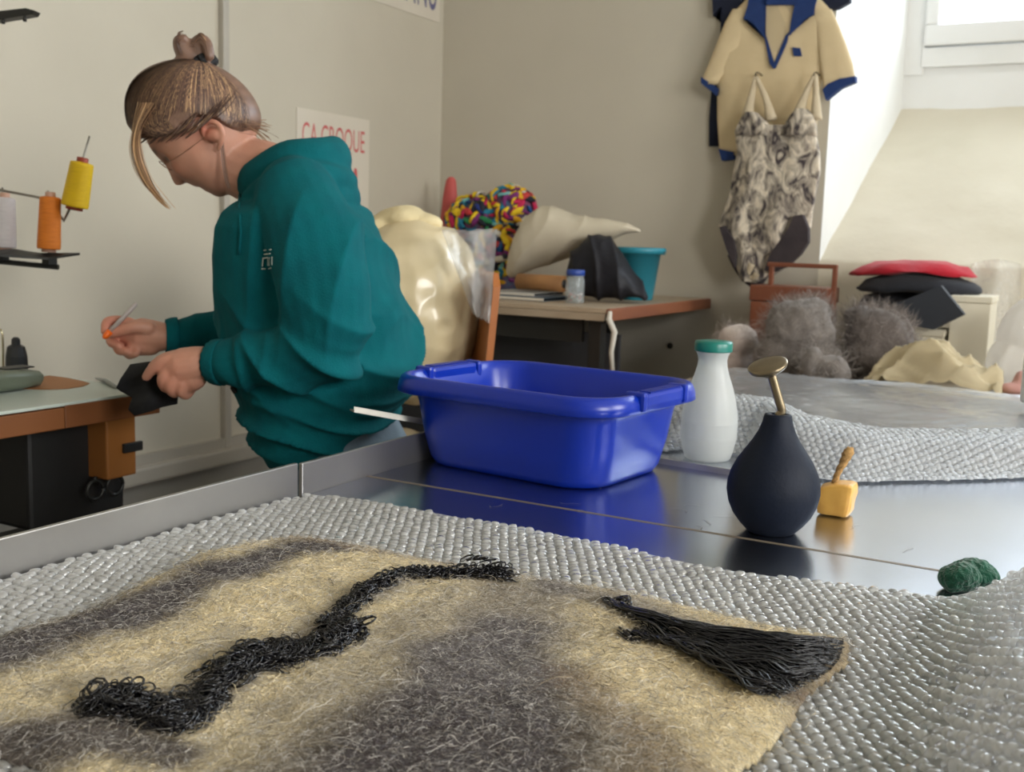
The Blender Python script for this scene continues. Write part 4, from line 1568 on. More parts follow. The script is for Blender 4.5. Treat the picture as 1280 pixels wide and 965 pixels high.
# teal bucket
c = desk_pt(795, 3.32)
t = thing('plastic_bucket', 'small teal plastic bucket behind the black leather bag', 'bucket', c)
bm = bmesh.new()
zt_ = ony(795, 309, 3.32).z - DZ
lathe(bm, [(0.03, 0.002), (0.050, 0), (0.054, 0.004), (0.074, zt_ - 0.02), (0.088, zt_ - 0.022), (0.091, zt_ - 0.012), (0.091, zt_ - 0.003), (0.086, zt_), (0.077, zt_ - 0.002), (0.07, zt_ - 0.02), (0.05, 0.008), (0.02, 0.007)], c, 36)
bm_obj('body', bm, mat('teal_plastic', srgb(46, 138, 156), 0.4, c2=srgb(40, 128, 148), scale=8), t, True)
bm = bmesh.new()
tube(bm, [c + Vector((math.cos(th)*0.092, math.sin(th)*0.03 - 0.09*0, zt_ - 0.012 - 0.03*math.sin(th)**2)) for th in np.linspace(PI, 2*PI, 16)], 0.002, 6)
bm_obj('handle', bm, m_dark, t, True)

# cream sack lying over the scraps
m_sack = mat('cream_sack', srgb(206, 196, 176), 0.75, c2=srgb(190, 180, 158), scale=7, bump=0.2, bscale=60)
ysk = 3.22
S_ = lambda px, py, k=0.0: ony(px, py, ysk + k)
bm = bmesh.new()
rings = []
for (px, yt, yb2, dep) in ((634, 338, 347, .02), (642, 316, 345, .05), (652, 290, 340, .075), (664, 270, 335, .09), (680, 258, 328, .095), (700, 260, 322, .09), (720, 268, 314, .08), (740, 272, 305, .065), (758, 272, 298, .05), (776, 276, 292, .035), (796, 284, 290, .015)):
    a, b = S_(px, yt), S_(px + 6, yb2)
    rings.append(ring((a + b)/2, (a - b)/2, Vector((0, dep, 0)), 28, 0.95))
loft(bm, rings)
me = remesh(bm, 0.005, 3)
co, no = get_co(me), get_no(me)
zz = co @ np.array([0.6, 0.2, -0.5])
pl_ = (1 - np.abs(np.sin(zz*46 + 2.5*sines(co, 11, 19, 2))))**2
set_co(me, co + no*(0.005*pl_ - 0.001 + 0.007*sines(co, 17, 20, 2))[:, None])
tag(put('cream_sack', me, m_sack, None, True), 'pale cream sack slumped over the black leather bag', 'sack')

# heap of colourful fabric scraps
sc_cols = [srgb(236, 200, 30), srgb(30, 50, 120), srgb(28, 120, 150), srgb(190, 30, 80), srgb(120, 40, 110), srgb(200, 60, 60), srgb(40, 130, 80), srgb(220, 214, 200), srgb(30, 32, 48), srgb(226, 170, 20), srgb(120, 190, 190), srgb(200, 110, 130), srgb(20, 80, 140)]
sc_m = [mat('scrap_%d' % i, c_, 0.8, c2=tuple(x*0.75 for x in c_), scale=30) for i, c_ in enumerate(sc_cols)]
ysc = 3.40
hp = thing('scrap_bundle', 'heaped bundle of bright multicoloured fabric scraps on the desk', 'fabric scraps', desk_pt(610, ysc))
corep = [(P_(606, 275, ysc), 0.105, 0.09, 0.085, 0), (P_(640, 262, ysc), 0.085, 0.08, 0.075, 0), (P_(582, 275, ysc), 0.06, 0.07, 0.075, 0), (P_(628, 315, ysc), 0.10, 0.09, 0.12, 0), (P_(612, 345, ysc), 0.13, 0.10, 0.09, 0)]
core_o = lump('core_fabric', corep, 0.008, mat('scrap_core', srgb(140, 50, 80), 0.9, c2=srgb(40, 100, 130), scale=25), None, None, [(0.008, 40, 4, 2, False)], parent=hp, floor=DZ)
scrap_meshes = []
for k in range(4):
    bm = bmesh.new()
    L, W = 0.034, 0.013
    rings = []
    n = 7
    for i in range(n):
        t = i/(n - 1)
        w = W*math.sin(PI*(0.12 + 0.76*t))
        z = 0.009*math.sin(PI*t) + 0.003*math.sin(7*t + k)
        rings.append([Vector((L*(t - .5) + 0.003*math.sin(k + 5*t), w*math.cos(a), z + 0.0045*math.sin(a))) for a in np.linspace(0, 2*PI, 7, endpoint=False)])
    loft(bm, rings)
    bmesh.ops.recalc_face_normals(bm, faces=bm.faces[:])
    row_ = []
    for mm in sc_m:
        me = bpy.data.meshes.new('scrap')
        bm.to_mesh(me)
        me.materials.append(mm)
        me.polygons.foreach_set('use_smooth', np.full(len(me.polygons), True))
        row_.append(me)
    bm.free()
    scrap_meshes.append(row_)
bpy.context.view_layer.update()
cme = core_o.data
cw_ = core_o.matrix_world
polys = [p_ for p_ in cme.polygons if p_.normal.y < 0.25 and p_.center.z > 0.03]
g = np.random.default_rng(3)
inv = wm(hp).inverted()
picks = g.choice(len(polys), 295, replace=False)
wts = [0.26, .03, .1, .09, .08, .09, .04, .07, .05, .09, .04, .03, .03]
for i in picks:
    pl = polys[int(i)]
    o = bpy.data.objects.new('scrap', scrap_meshes[int(g.integers(4))][int(g.choice(len(sc_m), p=wts))])
    nrm_ = pl.normal
    qt_ = nrm_.to_track_quat('Z', 'Y').to_matrix() @ Matrix.Rotation(g.random()*6.28, 3, 'Z') @ Matrix.Rotation(g.normal()*0.4, 3, 'X')
    o.location = wm(core_o) @ pl.center + nrm_*0.002
    o.rotation_euler = qt_.to_euler()
    s = g.uniform(0.8, 1.3)
    o.scale = (s*1.35, s*0.8, s)
    col.objects.link(o)
    o.parent = hp
    o.matrix_parent_inverse = inv
# pink pouch standing behind the scraps
m_pink = mat('coral_rubber', srgb(206, 96, 92), 0.6, c2=srgb(190, 82, 80), scale=10)
bm = bmesh.new()
yp = 3.545
zdesk = DZ
cpt = ony(563, 250, yp)
rr_ = []
for (py, w) in ((221, 0.006), (222.5, 0.014), (226, 0.021), (234, 0.0255), (246, 0.030), (270, 0.034), (300, 0.036)):
    c_ = ony(564 - (py - 221)*0.06, py, yp)
    rr_.append(ring(c_, (w, 0, 0), (0, w*0.7, 0), 20))
cl = ony(560, 300, yp)
rr_.append(ring((cl.x, yp, DZ + 0.001), (0.038, 0, 0), (0, 0.03, 0), 20))
loft(bm, rr_)
tag(bm_obj('rubber_pouch', bm, m_pink, None, True), 'upright rounded coral pouch rising behind the bright fabric scraps', 'pouch')

# ================================================================== CHAIR WITH A SACK OF WOOL
hC = 2.62
m_chair = mat('varnished_beech', srgb(188, 118, 62), 0.4, c2=srgb(164, 96, 46), scale=5, stretch=(1, 1, 0.2), coat=0.3)
cb = V(603, 380, hC)
ang = math.atan2(R0.y, R0.x) + 0.12
CMt = Matrix.Translation((cb.x, cb.y, 0)) @ Matrix.Rotation(ang, 4, 'Z')      # +x towards the backrest side
zt_ = V(606, 338, hC).z
ch = thing('wooden_chair', 'varnished orange wood chair holding the big wool bag', 'chair', CMt @ Vector((-0.2, 0, 0)))
bm = bmesh.new()
rings = []
for z, x in ((0.47, -0.045), (0.6, -0.03), (0.78, -0.012), (0.95, 0.0), (zt_ - 0.03, 0.012), (zt_, 0.010)):
    dy_ = 0.20 if z < zt_ - 0.01 else 0.17
    rings.append([Vector((x - 0.006, -dy_, z)), Vector((x - 0.022, 0, z)), Vector((x - 0.006, dy_, z)), Vector((x + 0.010, dy_, z)), Vector((x - 0.006, 0, z)), Vector((x + 0.010, -dy_, z))])
loft(bm, rings)
bmesh.ops.transform(bm, matrix=CMt, verts=bm.verts[:])
bm_obj('backrest', bm, m_chair, ch)
bm = bmesh.new()
box(bm, (-0.235, 0, 0.455), (0.42, 0.42, 0.02), bevel=0.008)
bmesh.ops.transform(bm, matrix=CMt, verts=bm.verts[:])
bm_obj('seat', bm, m_chair, ch)
for x, y, dx in ((-0.06, 0.18, 0.03), (-0.06, -0.18, 0.03), (-0.41, 0.18, -0.02), (-0.41, -0.18, -0.02)):
    bm = bmesh.new()
    tube(bm, [CMt @ Vector((x, y, 0.448)), CMt @ Vector((x + dx, y, 0.0))], [0.017, 0.014], 12)
    bm_obj('leg', bm, m_chair, ch, True)

m_woolbag = mat('bagged_wool', srgb(214, 198, 162), 0.3, c2=srgb(196, 178, 140), scale=6, bump=0.15, bscale=20, coat=0.4)
hb = hC - 0.02
bw = lambda px, py, k=0.0: V(px, py, hb + k)
seat_z = 0.467
wbag = lump('wool_bag', [(bw(520, 390), 0.15, 0.17, 0.22, 0), (bw(515, 338), 0.13, 0.15, 0.118, 0), (bw(503, 312), 0.08, 0.10, 0.06, 0), (bw(545, 345), 0.085, 0.12, 0.12, 0),
                  (CMt @ Vector((-0.2, 0, 0.60)), 0.17, 0.18, 0.135, ang)],
     0.007, m_woolbag, 'big clear plastic bag stuffed with cream wool on the chair', 'bag', [(0.009, 16, 5, 2, False), (0.006, 34, 6, 2, True)], sm=6, floor=seat_z)
CI = CMt.inverted()
cbz, cbx = [0.47, 0.6, 0.78, 0.95, zt_ - 0.03, zt_], [-0.045, -0.03, -0.012, 0.0, 0.012, 0.010]
for v_ in wbag.data.vertices:
    p_ = CI @ (Vector(v_.co) + wbag.location)
    if abs(p_.y) < 0.215 and p_.z < zt_ + 0.02:
        lim = float(np.interp(p_.z, cbz, cbx)) - 0.022 + 0.016*min(1, abs(p_.y)/0.2) + 0.0012
        if p_.x > lim:
            p_.x = lim
            v_.co = (CMt @ p_) - wbag.location
wbag.data.update()
# tuft of wool spilling from its neck
lump('wool_tuft', [(bw(500, 274), 0.065, 0.06, 0.030, 0.3), (bw(478, 284), 0.05, 0.06, 0.033, 0), (bw(530, 279), 0.045, 0.05, 0.022, 0)], 0.005,
     mat('cream_wool', srgb(222, 206, 164), 0.95, c2=srgb(204, 186, 144), scale=14, bump=0.8, bscale=60), 'loose cream wool spilling from the top of the big bag', 'wool', [(0.008, 40, 7, 3, False)])
# empty clear plastic bag hung over the chair back
bm = bmesh.new()
nx3, ny3 = 26, 26
m_clear = mat('clear_poly', (0.80, 0.80, 0.80), 0.14, alpha_mix=0.55, spec=0.9, translucent=0.2, bump=0.0)
quadp = [(552, 288), (622, 286), (612, 405), (590, 392)]
gr = []
for j in range(ny3 + 1):
    t = j/ny3
    r_ = []
    for i in range(nx3 + 1):
        s = i/nx3
        px = (quadp[0][0]*(1 - s) + quadp[1][0]*s)*(1 - t) + (quadp[3][0]*(1 - s) + quadp[2][0]*s)*t
        py = (quadp[0][1]*(1 - s) + quadp[1][1]*s)*(1 - t) + (quadp[3][1]*(1 - s) + quadp[2][1]*s)*t
        k = 0.018*math.sin(s*9 + t*3) + 0.012*noise.noise(Vector((s*6, t*6, 2))) + 0.01*math.sin(t*14 + s*5)
        r_.append(bm.verts.new(V(px, py + 3*noise.noise(Vector((s*5, t*2, 7))), 2.42 + k + 0.10*(1 - t)*0)))
    gr.append(r_)
for j in range(ny3):
    for i in range(nx3):
        bm.faces.new((gr[j][i], gr[j][i + 1], gr[j + 1][i + 1], gr[j + 1][i]))
bmesh.ops.solidify(bm, geom=bm.faces[:], thickness=0.008)
tag(bm_obj('plastic_bag', bm, m_clear, None, True), 'crumpled empty clear plastic bag hanging over the chair back', 'bag')

# ================================================================== LOW BENCH UNDER THE WINDOW
BZ = 0.84
m_bench = mat('bench_wood', srgb(150, 138, 120), 0.6, c2=srgb(128, 116, 98), scale=5)
BX0, BX1, BY0 = -1.02, 0.95, yfar + 0.03
bench = thing('low_bench', 'low wooden bench along the wall below the window', 'bench', ((BX0 + BX1)/2, (BY0 + YB)/2, 0))
box_obj('bench_top', ((BX0 + BX1)/2, (BY0 + YB)/2 - 0.01, BZ - 0.015), (BX1 - BX0, YB - BY0 - 0.03, 0.03), m_bench, bench, bevel=0.003)
for x in (BX0 + 0.05, BX1 - 0.05):
    for y in (BY0 + 0.05, YB - 0.08):
        box_obj('leg', (x, y, (BZ - 0.03)/2), (0.05, 0.05, BZ - 0.03), m_bench, bench, bevel=0.003)

# wooden sewing box with a tall carrying handle
m_redwood = mat('red_brown_wood', srgb(126, 72, 48), 0.45, c2=srgb(104, 56, 36), scale=6, stretch=(0.2, 1, 1), coat=0.2)
yx = 3.45
a, b = ony(947, 372, yx), ony(1040, 372, yx)
zt_ = ony(995, 358, yx).z
sb = thing('sewing_box', 'red brown wooden sewing box with a tall handle by the wall corner', 'box', ((a.x + b.x)/2, yx, BZ))
W_ = b.x - a.x
bm = bmesh.new(); box(bm, ((a.x + b.x)/2, yx, (BZ + zt_ - 0.05)/2), (W_, 0.16, zt_ - 0.05 - BZ), bevel=0.004)
bm_obj('body', bm, m_redwood, sb)
bm = bmesh.new(); box(bm, ((a.x + b.x)/2, yx, zt_ - 0.0235), (W_ + 0.008, 0.168, 0.05), bevel=0.005)
bm_obj('lid', bm, m_redwood, sb)
hz = ony(995, 333, yx).z
for x in (ony(966, 350, yx).x, ony(1045, 350, yx).x):
    box_obj('handle_post', (x, yx - 0.02, (zt_ - 0.1 + hz)/2), (0.014, 0.02, hz - zt_ + 0.1), m_redwood, sb, bevel=0.003)
xa, xb = ony(962, 334, yx).x, ony(1049, 334, yx).x
box_obj('handle_bar', ((xa + xb)/2, yx - 0.02, hz + 0.004), (xb - xa, 0.022, 0.014), m_redwood, sb, bevel=0.003)

# white boxes carrying the hats, black card leaning on them
m_cream_box = mat('cream_card', srgb(222, 214, 194), 0.7, c2=srgb(212, 204, 184), scale=5)
yb1 = 3.42


def carton(px0, px1, pytop, y, dep, label, m):
    a, b = ony(px0, pytop, y), ony(px1, pytop, y)
    t = thing('carton', label, 'box', ((a.x + b.x)/2, y + dep/2, BZ), )
    w, h = b.x - a.x, a.z - BZ
    box_obj('body', ((a.x + b.x)/2, y + dep/2, BZ + (h - 0.02)/2), (w, dep, h - 0.02), m, t, bevel=0.003)
    box_obj('lid', ((a.x + b.x)/2, y + dep/2, BZ + h - 0.0095), (w + 0.006, dep + 0.006, 0.019), m, t, bevel=0.003)
    return a.z, (a.x, b.x)


carton(1190, 1240, 369, 3.36, 0.2, 'tall cream white carton standing right beside the hats', m_cream_box)
carton(1126, 1180, 410, 3.33, 0.16, 'low cream white carton under the black card', m_cream_box)
hz_, _x = carton(1056, 1120, 388, 3.40, 0.26, 'cream carton behind the grey wool under the hats', m_cream_box)


def hat(px0, px1, pyc, y, h, droop, seed, m, label):
    a, b = ony(px0, pyc, y), ony(px1, pyc, y)
    c = (a + b)/2
    R = (b.x - a.x)/2
    bm = bmesh.new()
    n = 40
    prof = [(0.0, 1.0), (0.3, 0.98), (0.6, 0.88), (0.85, 0.6), (0.97, 0.25), (1.0, 0.0), (0.96, -0.16), (0.75, -0.22), (0.4, -0.25), (0.0, -0.25)]
    rings = []
    for (r, z) in prof:
        rg = []
        for i in range(n):
            t = 2*PI*i/n
            x, y_ = r*R*math.cos(t), r*R*0.72*math.sin(t)
            wob = noise.noise(Vector((x*14 + seed, y_*14, z*2)))*0.014*min(1, r*1.5)
            rg.append(Vector((c.x + x, y + y_, c.z + z*h + wob - droop*(x/R)**2 + droop*0.35*(x/R))))
        rings.append(rg)
    loft(bm, rings)
    return tag(bm_obj('felt_hat', bm, m, None, True), label, 'hat')


m_hatb = mat('black_felt', (0.008, 0.009, 0.014), 0.95, c2=(0.014, 0.015, 0.022), scale=40, bump=0.4, bscale=120, sheen=0.1)
m_hatr = mat('red_felt', srgb(178, 6, 34), 0.9, c2=srgb(160, 6, 32), scale=30, bump=0.4, bscale=120, sheen=0.15)
def world_tree(objs):
    from mathutils.bvhtree import BVHTree as BT
    vs, ps = [], []
    for o_ in objs:
        for q_ in ([o_] if o_.type == 'MESH' else list(o_.children)):
            n0 = len(vs)
            mw = wm(q_)
            vs += [mw @ v_.co for v_ in q_.data.vertices]
            ps += [tuple(n0 + k_ for k_ in p_.vertices) for p_ in q_.data.polygons]
    return BT.FromPolygons(vs, ps)


def gap_to(o_, supports):
    tr_ = world_tree(supports)
    gap = 9
    for v_ in o_.data.vertices:
        p_ = Vector(v_.co) + o_.location
        h_ = tr_.ray_cast(Vector((p_.x, p_.y, 2.4)), Vector((0, 0, -1)))
        if h_[0] is not None:
            gap = min(gap, p_.z - h_[0].z)
    return gap


def settle(o_, supports, press=0.003):           # lower or raise a thing until it rests on what is under it
    gap = gap_to(o_, supports)
    if gap < 9:
        o_.location.z -= gap + press


cartons = [o_ for o_ in col.objects if o_.name.startswith('carton')]
h1 = hat(1072, 1180, 388, 3.52, 0.040, 0.004, 1, m_hatb, 'black felt hat lowest in the stack on the cartons')
settle(h1, [cartons[2]])
h2 = hat(1070, 1228, 368, 3.49, 0.046, 0.008, 3, m_hatb, 'black felt hat directly under the red one')
settle(h2, cartons + [h1])
gp = gap_to(h2, [h1])                            # the lowest hat is as thick as the space it fills
hh = max(v_.co.z for v_ in h1.data.vertices)
for v_ in h1.data.vertices:
    v_.co.z *= (hh + max(gp, 0) + 0.003)/hh
h1.data.update()
h3 = hat(1061, 1222, 349, 3.51, 0.034, 0.014, 5, m_hatr, 'bright red felt hat on top of the black hats')
settle(h3, [h2])
# black card tilted
m_card = mat('black_card', srgb(38, 42, 50), 0.5)
bm = bmesh.new()
cd = [ony(px, py, 3.30) for px, py in ((1176, 357), (1205, 393), (1166, 412), (1120, 404), (1118, 380))]
prism(bm, cd, (0.004, 0.012, 0.0))
tag(bm_obj('black_card', bm, m_card), 'tilted black card leaning on the low cream carton', 'card')

# raw wool heaps
m_gwool = mat('grey_wool', srgb(132, 124, 118), 0.98, c2=srgb(104, 97, 93), scale=9, bump=0.9, bscale=50, sheen=0.3)
m_pwool = mat('pink_white_wool', srgb(204, 190, 180), 0.98, c2=srgb(180, 164, 156), scale=9, bump=0.9, bscale=50, sheen=0.3)


m_fluff = mat('wool_fluff', (1, 1, 1), 0.9, attr='tint', translucent=0.0)


def wool_heap(label, blobs, m, fc, seed, nf=7000):
    t = thing('wool_heap', label, 'wool', sum((b[0] for b in blobs), Vector())/len(blobs)*1.0)
    t.location.z = BZ
    core = lump('fleece', blobs, 0.007, m, None, None, [(0.014, 26, seed, 3, False), (0.006, 80, seed + 1, 2, False)], parent=t, floor=BZ, sm=2)
    co, no = get_co(core.data), get_no(core.data)
    co = co + np.array(core.location)*1.0 if False else co + np.array(wm(core).translation)
    g_ = np.random.default_rng(seed)
    k = g_.choice(len(co), nf)
    S, N_ = co[k], no[k]
    d = N_*0.5 + g_.normal(size=N_.shape)*0.9 + np.array([0, 0, 0.25])
    d /= np.linalg.norm(d, axis=1, keepdims=True)
    L = g_.uniform(0.014, 0.042, nf)
    tt = np.linspace(0, 1, 6)
    side = np.cross(d, g_.normal(size=d.shape)); side /= np.linalg.norm(side, axis=1, keepdims=True) + 1e-9
    path = S[:, None, :] + d[:, None, :]*(L[:, None]*tt[None])[..., None] + side[:, None, :]*(L[:, None]*0.5*tt[None]**2)[..., None]
    path[:, :, 2] = np.maximum(path[:, :, 2], BZ)
    cc = np.array(fc)[None]*g_.uniform(0.55, 1.25, nf)[:, None]
    o = put('fluff', ribbons(path, 0.0006, cc), m_fluff, t)
    o['kind'] = 'stuff'
    return t


yw_ = BY0 + 0.215
w_ = lambda px, py, k=0.0: ony(px, py, yw_ + k)
wool_heap('tall heap of fluffy grey raw wool hiding the sewing box foot', [(w_(1000, 412), 0.10, 0.09, 0.085, 0), (w_(983, 445), 0.085, 0.09, 0.07, 0), (w_(1026, 458), 0.074, 0.08, 0.06, 0), (w_(964, 468), 0.06, 0.08, 0.05, 0), (w_(1014, 390, .02), 0.062, 0.06, 0.04, 0.4)],
          m_gwool, srgb(150, 142, 136), 51)
wool_heap('darker grey raw wool heap next to the cream cloth', [(w_(1097, 420, .065), 0.092, 0.09, 0.085, 0), (w_(1090, 450, .045), 0.080, 0.09, 0.07, 0), (w_(1120, 445, .065), 0.06, 0.08, 0.06, 0), (w_(1080, 402, .09), 0.056, 0.06, 0.05, 0), (w_(1086, 472, .04), 0.080, 0.07, 0.04, 0)],
          mat('dark_grey_wool', srgb(112, 103, 98), 0.98, c2=srgb(84, 76, 74), scale=9, bump=0.9, bscale=50, sheen=0.3), srgb(138, 128, 122), 61)
wool_heap('small rounded tuft of smooth light grey wool before the heaps', [(w_(1038, 468, -0.125), 0.048, 0.036, 0.05, 0), (w_(1015, 456, -0.125), 0.03, 0.032, 0.055, 0)], m_gwool, srgb(160, 152, 146), 71, 900)
wool_heap('pinkish white wool tuft beside the grey wool heaps', [(w_(922, 425, .06), 0.055, 0.06, 0.042, 0), (w_(914, 452, .06), 0.056, 0.07, 0.06, 0)], m_pwool, srgb(205, 190, 182), 81, 1200)

# cream cloth
m_ccloth = mat('cream_cotton', srgb(232, 218, 184), 0.75, c2=srgb(222, 208, 174), scale=9, bump=0.15, bscale=300)
yc_ = BY0 + 0.10
c_ = lambda px, py, k=0.0: ony(px, py, yc_ + k)
bm = bmesh.new()
nx4, ny4 = 70, 40
xa, xb = c_(1076, 480).x, c_(1258, 480).x
tp_ = ((1086, 474), (1100, 452), (1128, 441), (1158, 437), (1185, 431), (1212, 446), (1236, 462), (1252, 468))
topx = [xa] + [c_(px, py).x for px, py in tp_] + [xb]
topz = [BZ + 0.02] + [c_(px, py).z for px, py in tp_] + [BZ + 0.05]
gr = []
for j in range(ny4 + 1):
    t = j/ny4
    r_ = []
    for i in range(nx4 + 1):
        x = xa + (xb - xa)*i/nx4
        h = np.interp(x, topx, topz) - BZ
        s = i/nx4
        prof_ = math.sin(PI*(0.03 + 0.94*t))**0.38
        f = 1.0 + 0.16*math.sin(9*s + 6*t + 2.4*math.sin(5*t)) + 0.10*noise.noise(Vector((s*7, t*6, 3)))
        z = BZ + 0.002 + h*prof_*f*(0.96 if 0.02 < s < 0.98 else 0.3)
        z += 0.020*(1 - abs(math.sin(11*s - 7*t + 1.3*math.sin(6*s))))**3 + 0.012*(1 - abs(math.sin(6*s + 9*t)))**4
        r_.append(bm.verts.new((x, yc_ - 0.088 + 0.15*t + 0.012*math.sin(7*s), z)))
    gr.append(r_)
for j in range(ny4):
    for i in range(nx4):
        bm.faces.new((gr[j][i], gr[j][i + 1], gr[j + 1][i + 1], gr[j + 1][i]))
bmesh.ops.solidify(bm, geom=bm.faces[:], thickness=0.002)
tag(bm_obj('cream_cloth', bm, m_ccloth, None, True), 'crumpled cream cotton cloth lying in front of the cartons', 'cloth')

# clear bags at the right end of the bench
lump('plastic_bag', [(ony(1290, 420, 3.22), 0.085, 0.07, 0.10, 0), (ony(1270, 455, 3.2), 0.075, 0.06, 0.07, 0), (ony(1300, 470, 3.2), 0.09, 0.07, 0.06, 0)], 0.007,
     mat('cloudy_poly', (0.78, 0.75, 0.72), 0.2, alpha_mix=0.5, spec=0.8, translucent=0.3), 'cloudy plastic bag slumped at the end beside the cream cloth', 'bag', [(0.013, 24, 15, 2, True)], floor=BZ)
bm = bmesh.new()
gr = []
for j in range(21):
    t = j/20
    r_ = []
    for i in range(19):
        s = i/18
        px = 1214 + 62*s - 2*t
        py = 330 - 6*math.sin(PI*s) + (445 - 330)*t
        yk = 3.60 + 0.02*math.sin(8*s + 3*t) + 0.012*noise.noise(Vector((s*5, t*5, 1)))
        r_.append(bm.verts.new(ony(px, py, yk)))
    gr.append(r_)
for j in range(20):
    for i in range(18):
        bm.faces.new((gr[j][i], gr[j][i + 1], gr[j + 1][i + 1], gr[j + 1][i]))
bmesh.ops.solidify(bm, geom=bm.faces[:], thickness=0.004)
for v_ in bm.verts:
    if v_.co.z < ony(1240, 440, 3.6).z:
        v_.co.z = BZ + 0.002
tag(bm_obj('plastic_sleeve', bm, mat('thin_poly', (0.85, 0.84, 0.82), 0.25, alpha_mix=0.72, spec=0.7), None, True), 'thin clear plastic sleeve standing against the wall behind the tall carton', 'plastic sleeve')
lump('pink_cloth', [(ony(1266, 486, BY0 + 0.1), 0.035, 0.03, 0.018, 0), (ony(1276, 478, BY0 + 0.12), 0.02, 0.03, 0.03, 0)], 0.004, mat('dusty_pink', srgb(196, 150, 140), 0.9, c2=srgb(176, 130, 122), scale=20),
     'small dusty pink rag between the cream cloth and cloudy bag', 'rag', [(0.006, 50, 16, 2, False)], floor=BZ)

# ================================================================== GARMENTS ON THE BACK WALL
m_navy = mat('navy_knit', srgb(26, 56, 112), 0.85, c2=srgb(20, 46, 98), scale=30, bump=0.3, bscale=200)
m_shirt = mat('ecru_jersey', srgb(214, 194, 156), 0.85, c2=srgb(204, 184, 146), scale=12, bump=0.2, bscale=200)
m_dnavy = mat('dark_navy_cloth', srgb(16, 26, 52), 0.85, c2=srgb(12, 20, 42), scale=20)
YG = YB - 0.055


def flat_loft(bm, rows, y, th, n=20, wav=0.004, seed=0):
    """rows of (py, pxl, pxr): cloth body with soft front, hanging against the wall"""
    rings = []
    for k, (py, xl, xr) in enumerate(rows):
        a, b = ony(xl, py, y), ony(xr, py, y)
        c_ = (a + b)/2
        hw = (b - a).length/2
        rg = []
        for i in range(n):
            t = 2*PI*i/n
            ct, s_ = math.cos(t), math.sin(t)
            s2 = math.copysign(abs(s_)**0.6, s_)
            p_ = c_ + Vector((ct*hw, -s2*th/2, 0))
            p_.z = c_.z + (a.z - b.z)/2*(-ct)*-1*-1
            p_.y += wav*noise.noise(Vector((p_.x*22, p_.z*9, seed)))*2
            rg.append(p_)
        rings.append(rg)
    return loft(bm, rings)


# dark garment behind
gd = thing('dark_jacket', 'dark navy jacket mostly hidden behind the ecru polo shirt', 'jacket', ony(940, 185, YB - 0.02))
bm = bmesh.new()
flat_loft(bm, [(183, 886, 960), (150, 886, 985), (110, 889, 990), (60, 905, 1000), (20, 915, 1030), (-40, 930, 1040)], YB - 0.018, 0.018, seed=3)
bm_obj('body', bm, m_dnavy, gd, True)
for pts_, nm in (([(889, -30), (891, 20), (897, 12), (902, 8), (901, 30), (900, 45), (912, 25), (928, 5), (930, -30)], 'sleeve'), ([(1018, -30), (1022, 8), (1036, 12), (1048, 10), (1062, 2), (1066, -30)], 'sleeve')):
    bm = bmesh.new()
    prism(bm, [ony(px, py, YB - 0.035) for px, py in pts_], (0, 0.03, 0))
    bm_obj(nm, bm, m_dnavy, gd)
# polo shirt
ps = thing('polo_shirt', 'ecru polo shirt with navy collar and cuffs hanging on the wall', 'shirt', ony(960, 195, YB - 0.03))
bm = bmesh.new()
flat_loft(bm, [(194, 901, 1015), (185, 899, 1019), (150, 897, 1022), (120, 896, 1025), (95, 896, 1029), (60, 900, 1040), (30, 908, 1043), (10, 922, 1036), (-2, 935, 1025), (-12, 945, 1010)], YG, 0.032, 28, 0.006, 5)
bm_obj('body', bm, m_shirt, ps, True)
for rows, cuff in (([(12, 916, 945), (30, 906, 938), (60, 894, 925), (85, 884, 912), (100, 878, 900), (106, 877, 897)], [(876, 96), (897, 110), (895, 119), (876, 104)]),
                   ([(12, 1010, 1040), (30, 1018, 1048), (55, 1022, 1058), (80, 1025, 1066), (98, 1028, 1069), (112, 1030, 1040)], [(1028, 112), (1034, 105), (1050, 98), (1069, 95), (1069, 102), (1050, 110), (1032, 125)])):
    bm = bmesh.new()
    flat_loft(bm, rows, YG - 0.004, 0.03, 20, 0.005, 9)
    slv = bm_obj('sleeve', bm, m_shirt, ps, True)
    bm = bmesh.new()
    prism(bm, [ony(px, py, YG - 0.022) for px, py in cuff], (0, 0.034, 0))
    bm_obj('cuff', bm, m_navy, slv)
bm = bmesh.new()
prism(bm, [ony(px, py, YG - 0.02) for px, py in ((898, 186), (917, 190), (918, 199), (902, 201))], (0, 0.034, 0))
bm_obj('hem_band', bm, m_navy, ps)
yn_ = YG - 0.026
bm = bmesh.new()
prism(bm, [ony(px, py, yn_ + 0.008) for px, py in ((952, 5), (990, 6), (986, 45), (968, 82), (958, 50))], (0, 0.012, 0))
bm_obj('neck_facing', bm, mat('neck_facing', srgb(196, 178, 144), 0.85), ps)
for pts_ in ([(936, -3), (958, -6), (955, 6), (955, 28), (957, 50), (950, 42), (940, 26), (929, 24), (934, 8)], [(990, -6), (1020, -3), (1018, 6), (1017, 18), (1004, 25), (992, 38), (986, 44), (989, 25), (993, 6)], [(950, -6), (996, -6), (994, 6), (952, 6)]):
    bm = bmesh.new()
    prism(bm, [ony(px, py, yn_ - 0.003) for px, py in pts_], (0, 0.02, 0))
    bm_obj('collar', bm, m_navy, ps)
for pts_ in ([(954, 40), (958, 46), (968, 80), (966.5, 86), (962, 80)], [(986, 40), (982, 44), (967, 80), (967, 86), (970, 85), (984, 52)]):
    bm = bmesh.new()
    prism(bm, [ony(px, py, yn_ + 0.004) for px, py in pts_], (0, 0.014, 0))
    bm_obj('placket', bm, m_navy, ps)
bm = bmesh.new()
prism(bm, [ony(px, py, yn_ + 0.004) for px, py in ((990, 59), (1000, 60), (1002, 70), (992, 70))], (0, 0.012, 0))
bm_obj('emblem', bm, m_navy, ps)

